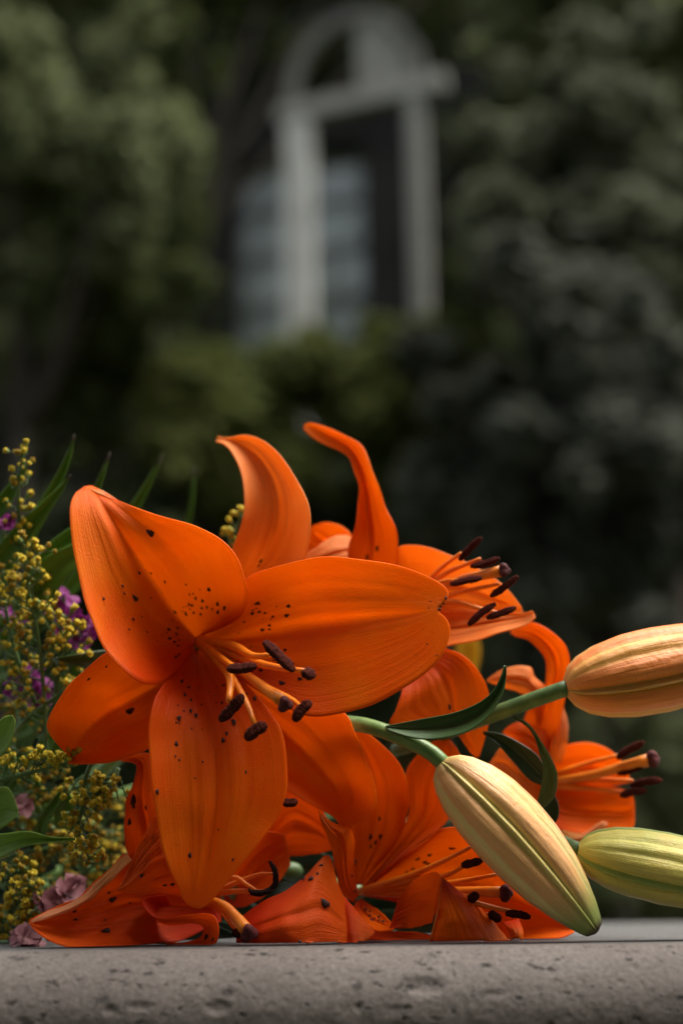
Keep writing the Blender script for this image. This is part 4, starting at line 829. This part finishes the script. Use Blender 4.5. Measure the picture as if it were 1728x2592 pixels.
shrub('garden_shrub', 'low green shrub blurred against the foot of the arch', 'shrub', 1010, 1000, 4.7, 250, 260, M['f_yellow'], 9000, 0.036, 4, GT, 12)
shrub('garden_tree', 'grey green tree blurred beside the arch on its far side from the pale tree', 'tree', 1490, 520, 4.4, 380, 400, M['f_grey'], 13500, 0.040, 5, GT, 15)
shrub('garden_tree', 'light green overhanging branchy tree top blurred above the grey green tree', 'tree', 1540, 80, 4.9, 420, 260, M['f_pale'], 7500, 0.044, 6, GT, 12)
shrub('garden_shrub', 'charcoal coloured shrub mass blurred behind the orange bud', 'shrub', 1480, 1180, 4.1, 430, 480, M['f_charcoal'], 16500, 0.044, 7, GT, 18)
shrub('garden_shrub', 'dark shrub blurred straight behind the tall lily petals', 'shrub', 760, 1400, 5.2, 520, 330, M['f_dark'], 9000, 0.040, 8, GT, 12)
shrub('garden_shrub', 'low green bush blurred behind the greenish bud', 'shrub', 1560, 2090, 4.4, 520, 300, M['f_pale'], 10500, 0.040, 9, GT, 12)
shrub('garden_shrub', 'low dark bush blurred behind the goldenrod', 'shrub', 120, 1700, 5.0, 560, 560, M['f_dark'], 9750, 0.040, 10, GT, 12)
shrub('garden_shrub', 'low dark bush blurred behind the lilies at ledge height', 'shrub', 900, 1980, 5.3, 560, 460, M['f_dark'], 9000, 0.040, 12, GT, 12)
shrub('garden_tree', 'slender dull green tree blurred between the pale tree and the arch', 'tree', 430, 480, 6.3, 150, 460, M['f_mid'], 7000, .045, 31, GT, 10)
# unseen house added behind the viewer to keep front light off the flowers
M['render'] = simple('blocker_render', (.16, .15, .13), (.22, .21, .19), 3, .9, .3, .01, .2)
oh = empty('front_light_blocker', (0, -3.4, GZ), 'unseen plain house added behind the viewer to block light from the front', 'building')
box('wall', (-8, -6.5, GZ), (8, -3.0, 5.2), M['render'], oh); box('roof', (-8.4, -6.9, 5.202), (8.4, -2.5, 5.4), M['bark'], oh)
# house wall with panes behind the arch
HA = R(-14)
house = empty('house', (0, 0, 0), 'dark house wall overgrown with ivy, its paned window showing behind the white arch', 'building')
M['plaster'] = simple('dark_plaster', (.012, .012, .011), (.024, .024, .021), 3, .9, .4, .01, .2)
hx, hy = math.cos(HA), math.sin(HA); H0 = PY(700, 600, 7.6)
def HW(lx, ly, z): return (H0[0]+lx*hx-ly*hy, H0[1]+lx*hy+ly*hx, z)
def hbox(name, x0, x1, y0, y1, z0, z1, mat, parent):
    V = [HW(*p) for p in ((x0, y0, z0), (x1, y0, z0), (x1, y1, z0), (x0, y1, z0), (x0, y0, z1), (x1, y0, z1), (x1, y1, z1), (x0, y1, z1))]
    return mesh(name, V, [(3, 2, 1, 0), (4, 5, 6, 7), (0, 1, 5, 4), (1, 2, 6, 5), (2, 3, 7, 6), (3, 0, 4, 7)], mat, parent, smooth=False)
def hcoord(px, py):
    d = _f+_r*((px-864)/FPX)+_u*((1296-py)/FPX); n = np.array([-hy, hx, 0]); k = ((H0-CAM)@n)/(d@n); p = CAM+d*k
    return (p-H0)@np.array([hx, hy, 0]), p[2]
wx0, wz1 = hcoord(590, 400); wx1, wz0 = hcoord(925, 850)
# wall in four pieces round the window opening
for a, b, c, d in ((-6, wx0, GZ, 6.4), (wx1, 6, GZ, 6.4), (wx0, wx1, GZ, wz0), (wx0, wx1, wz1, 6.4)):
    hbox('wall', a, b, 0, .3, c, d, M['plaster'], house)
hbox('wall', -6, 6, 3.2, 3.5, GZ, 6.4, M['plaster'], house)
hbox('wall', -6, -5.7, .3, 3.2, GZ, 6.4, M['plaster'], house); hbox('wall', 5.7, 6, .3, 3.2, GZ, 6.4, M['plaster'], house)
M['tile'] = simple('roof_tile', (.05, .03, .025), (.10, .06, .05), 8, .8)
hbox('roof', -6.3, 6.3, -.35, 3.9, 6.402, 6.6, M['tile'], house)
mt, t, b = new_mat('window_glass'); b.inputs['Base Color'].default_value = (.25, .29, .26, 1); b.inputs['Roughness'].default_value = .12; b.inputs['Specular IOR Level'].default_value = .9
b.inputs['Coat Weight'].default_value = .6; M['glass'] = mt
M['wframe'] = simple('window_paint', (.10, .11, .10), (.16, .17, .16), 20, .6)
win = hbox('window', wx0+.002, wx1-.002, .20, .215, wz0+.002, wz1-.002, M['plaster'], house)
nc, nr = 2, 4; fw = .04
for i in range(nc):
    for j in range(nr):
        x0 = wx0+(wx1-wx0)*i/nc+fw/2; x1 = wx0+(wx1-wx0)*(i+1)/nc-fw/2; z0 = wz0+(wz1-wz0)*j/nr+fw/2; z1 = wz0+(wz1-wz0)*(j+1)/nr-fw/2
        hbox('pane', x0, x1, .150, .156, z0, z1, M['glass'], win)
for i in range(nc+1):
    x = wx0+(wx1-wx0)*i/nc; hbox('frame', max(x-fw/2, wx0+.003), min(x+fw/2, wx1-.003), .12, .17, wz0+.003, wz1-.003, M['wframe'], win)
for j in range(nr+1):
    z = wz0+(wz1-wz0)*j/nr; hbox('frame', wx0+.004, wx1-.004, .125, .165, max(z-fw/2, wz0+.004), min(z+fw/2, wz1-.004), M['wframe'], win)
# ivy over the wall
rs = np.random.RandomState(21); blobs = []
for k in range(210):
    lx, z = rs.uniform(-3.2, 3.4), rs.uniform(GZ, 6.2)
    if wx0-.25 < lx < wx1+.25 and wz0-.3 < z < wz1+.3: continue
    x, y, _ = HW(lx, -.1, 0); blobs.append((x, y, z, rs.uniform(.12, .5), rs.uniform(.08, .2), rs.uniform(.12, .5)))
ivy = leafcloud('ivy', None, blobs, 15000, .06, M['f_mid'], 22)
tag(ivy, 'dark ivy covering the house wall around the paned window', 'ivy', kind='stuff')

# white garden arch
arch = empty('garden_arch', (0, 0, 0), 'weathered white timber garden arch with two posts, cross beam and boarded head', 'arch')
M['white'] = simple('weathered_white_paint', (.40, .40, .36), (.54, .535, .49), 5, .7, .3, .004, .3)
AA = R(-21); ax_, ay_ = math.cos(AA), math.sin(AA); A0 = PY(895, 500, 6.2)
def acoord(px, py):
    d = _f+_r*((px-864)/FPX)+_u*((1296-py)/FPX); n = np.array([-ay_, ax_, 0]); k = ((A0-CAM)@n)/(d@n); p = CAM+d*k
    return (p-A0)@np.array([ax_, ay_, 0]), p[2]
def AW(lx, ly, z): return (A0[0]+lx*ax_-ly*ay_, A0[1]+lx*ay_+ly*ax_, z)
M['shadedpaint'] = simple('shaded_white_paint', (.19, .19, .165), (.28, .277, .245), 5, .75, .3, .004, .25)  # shaded copy of the white paint: the dimmer light is in its colour
def abox(name, x0, x1, y0, y1, z0, z1, mat='shadedpaint'):
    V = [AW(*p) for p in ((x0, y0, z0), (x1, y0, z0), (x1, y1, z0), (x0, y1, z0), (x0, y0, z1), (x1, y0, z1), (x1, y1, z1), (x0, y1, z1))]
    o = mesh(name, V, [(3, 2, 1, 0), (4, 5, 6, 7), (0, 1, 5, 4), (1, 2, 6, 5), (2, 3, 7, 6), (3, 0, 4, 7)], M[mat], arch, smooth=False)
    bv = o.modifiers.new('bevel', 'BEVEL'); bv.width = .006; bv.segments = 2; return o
lx0, zt = acoord(722, 268); lx1 = acoord(792, 560)[0]; rx0 = acoord(1028, 400)[0]; rx1 = acoord(1082, 400)[0]
zb0 = acoord(800, 300)[1]; zb1 = acoord(800, 256)[1]
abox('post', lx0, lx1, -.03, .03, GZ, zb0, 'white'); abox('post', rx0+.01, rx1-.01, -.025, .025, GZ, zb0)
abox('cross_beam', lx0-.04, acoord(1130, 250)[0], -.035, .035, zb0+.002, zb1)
# arched head: curved rib and boarded half
cx = (lx0+rx1)/2; ro = (rx1-lx0)/2; ri = ro-.06; zc = zb1+.002
V, F = [], []; n = 28
for i in range(n):
    a = math.pi*i/(n-1); c_, s_ = math.cos(a), math.sin(a)
    for rr, yy in ((ri, -.025), (ro, -.025), (ro, .025), (ri, .025)): V.append(AW(cx-rr*c_, yy, zc+rr*s_*1.25))
F = grid_faces(n, 4, True)+[(0, 1, 2, 3), tuple(range(len(V)-4, len(V)))[::-1]]
M['archshade'] = simple('arch_shaded_paint', (.09, .09, .078), (.15, .148, .128), 5, .8, .3, .004, .2)  # rib gets a still darker copy, its shade put into the paint colour
mesh('arch_rib', V, F, M['archshade'], arch, smooth=False)
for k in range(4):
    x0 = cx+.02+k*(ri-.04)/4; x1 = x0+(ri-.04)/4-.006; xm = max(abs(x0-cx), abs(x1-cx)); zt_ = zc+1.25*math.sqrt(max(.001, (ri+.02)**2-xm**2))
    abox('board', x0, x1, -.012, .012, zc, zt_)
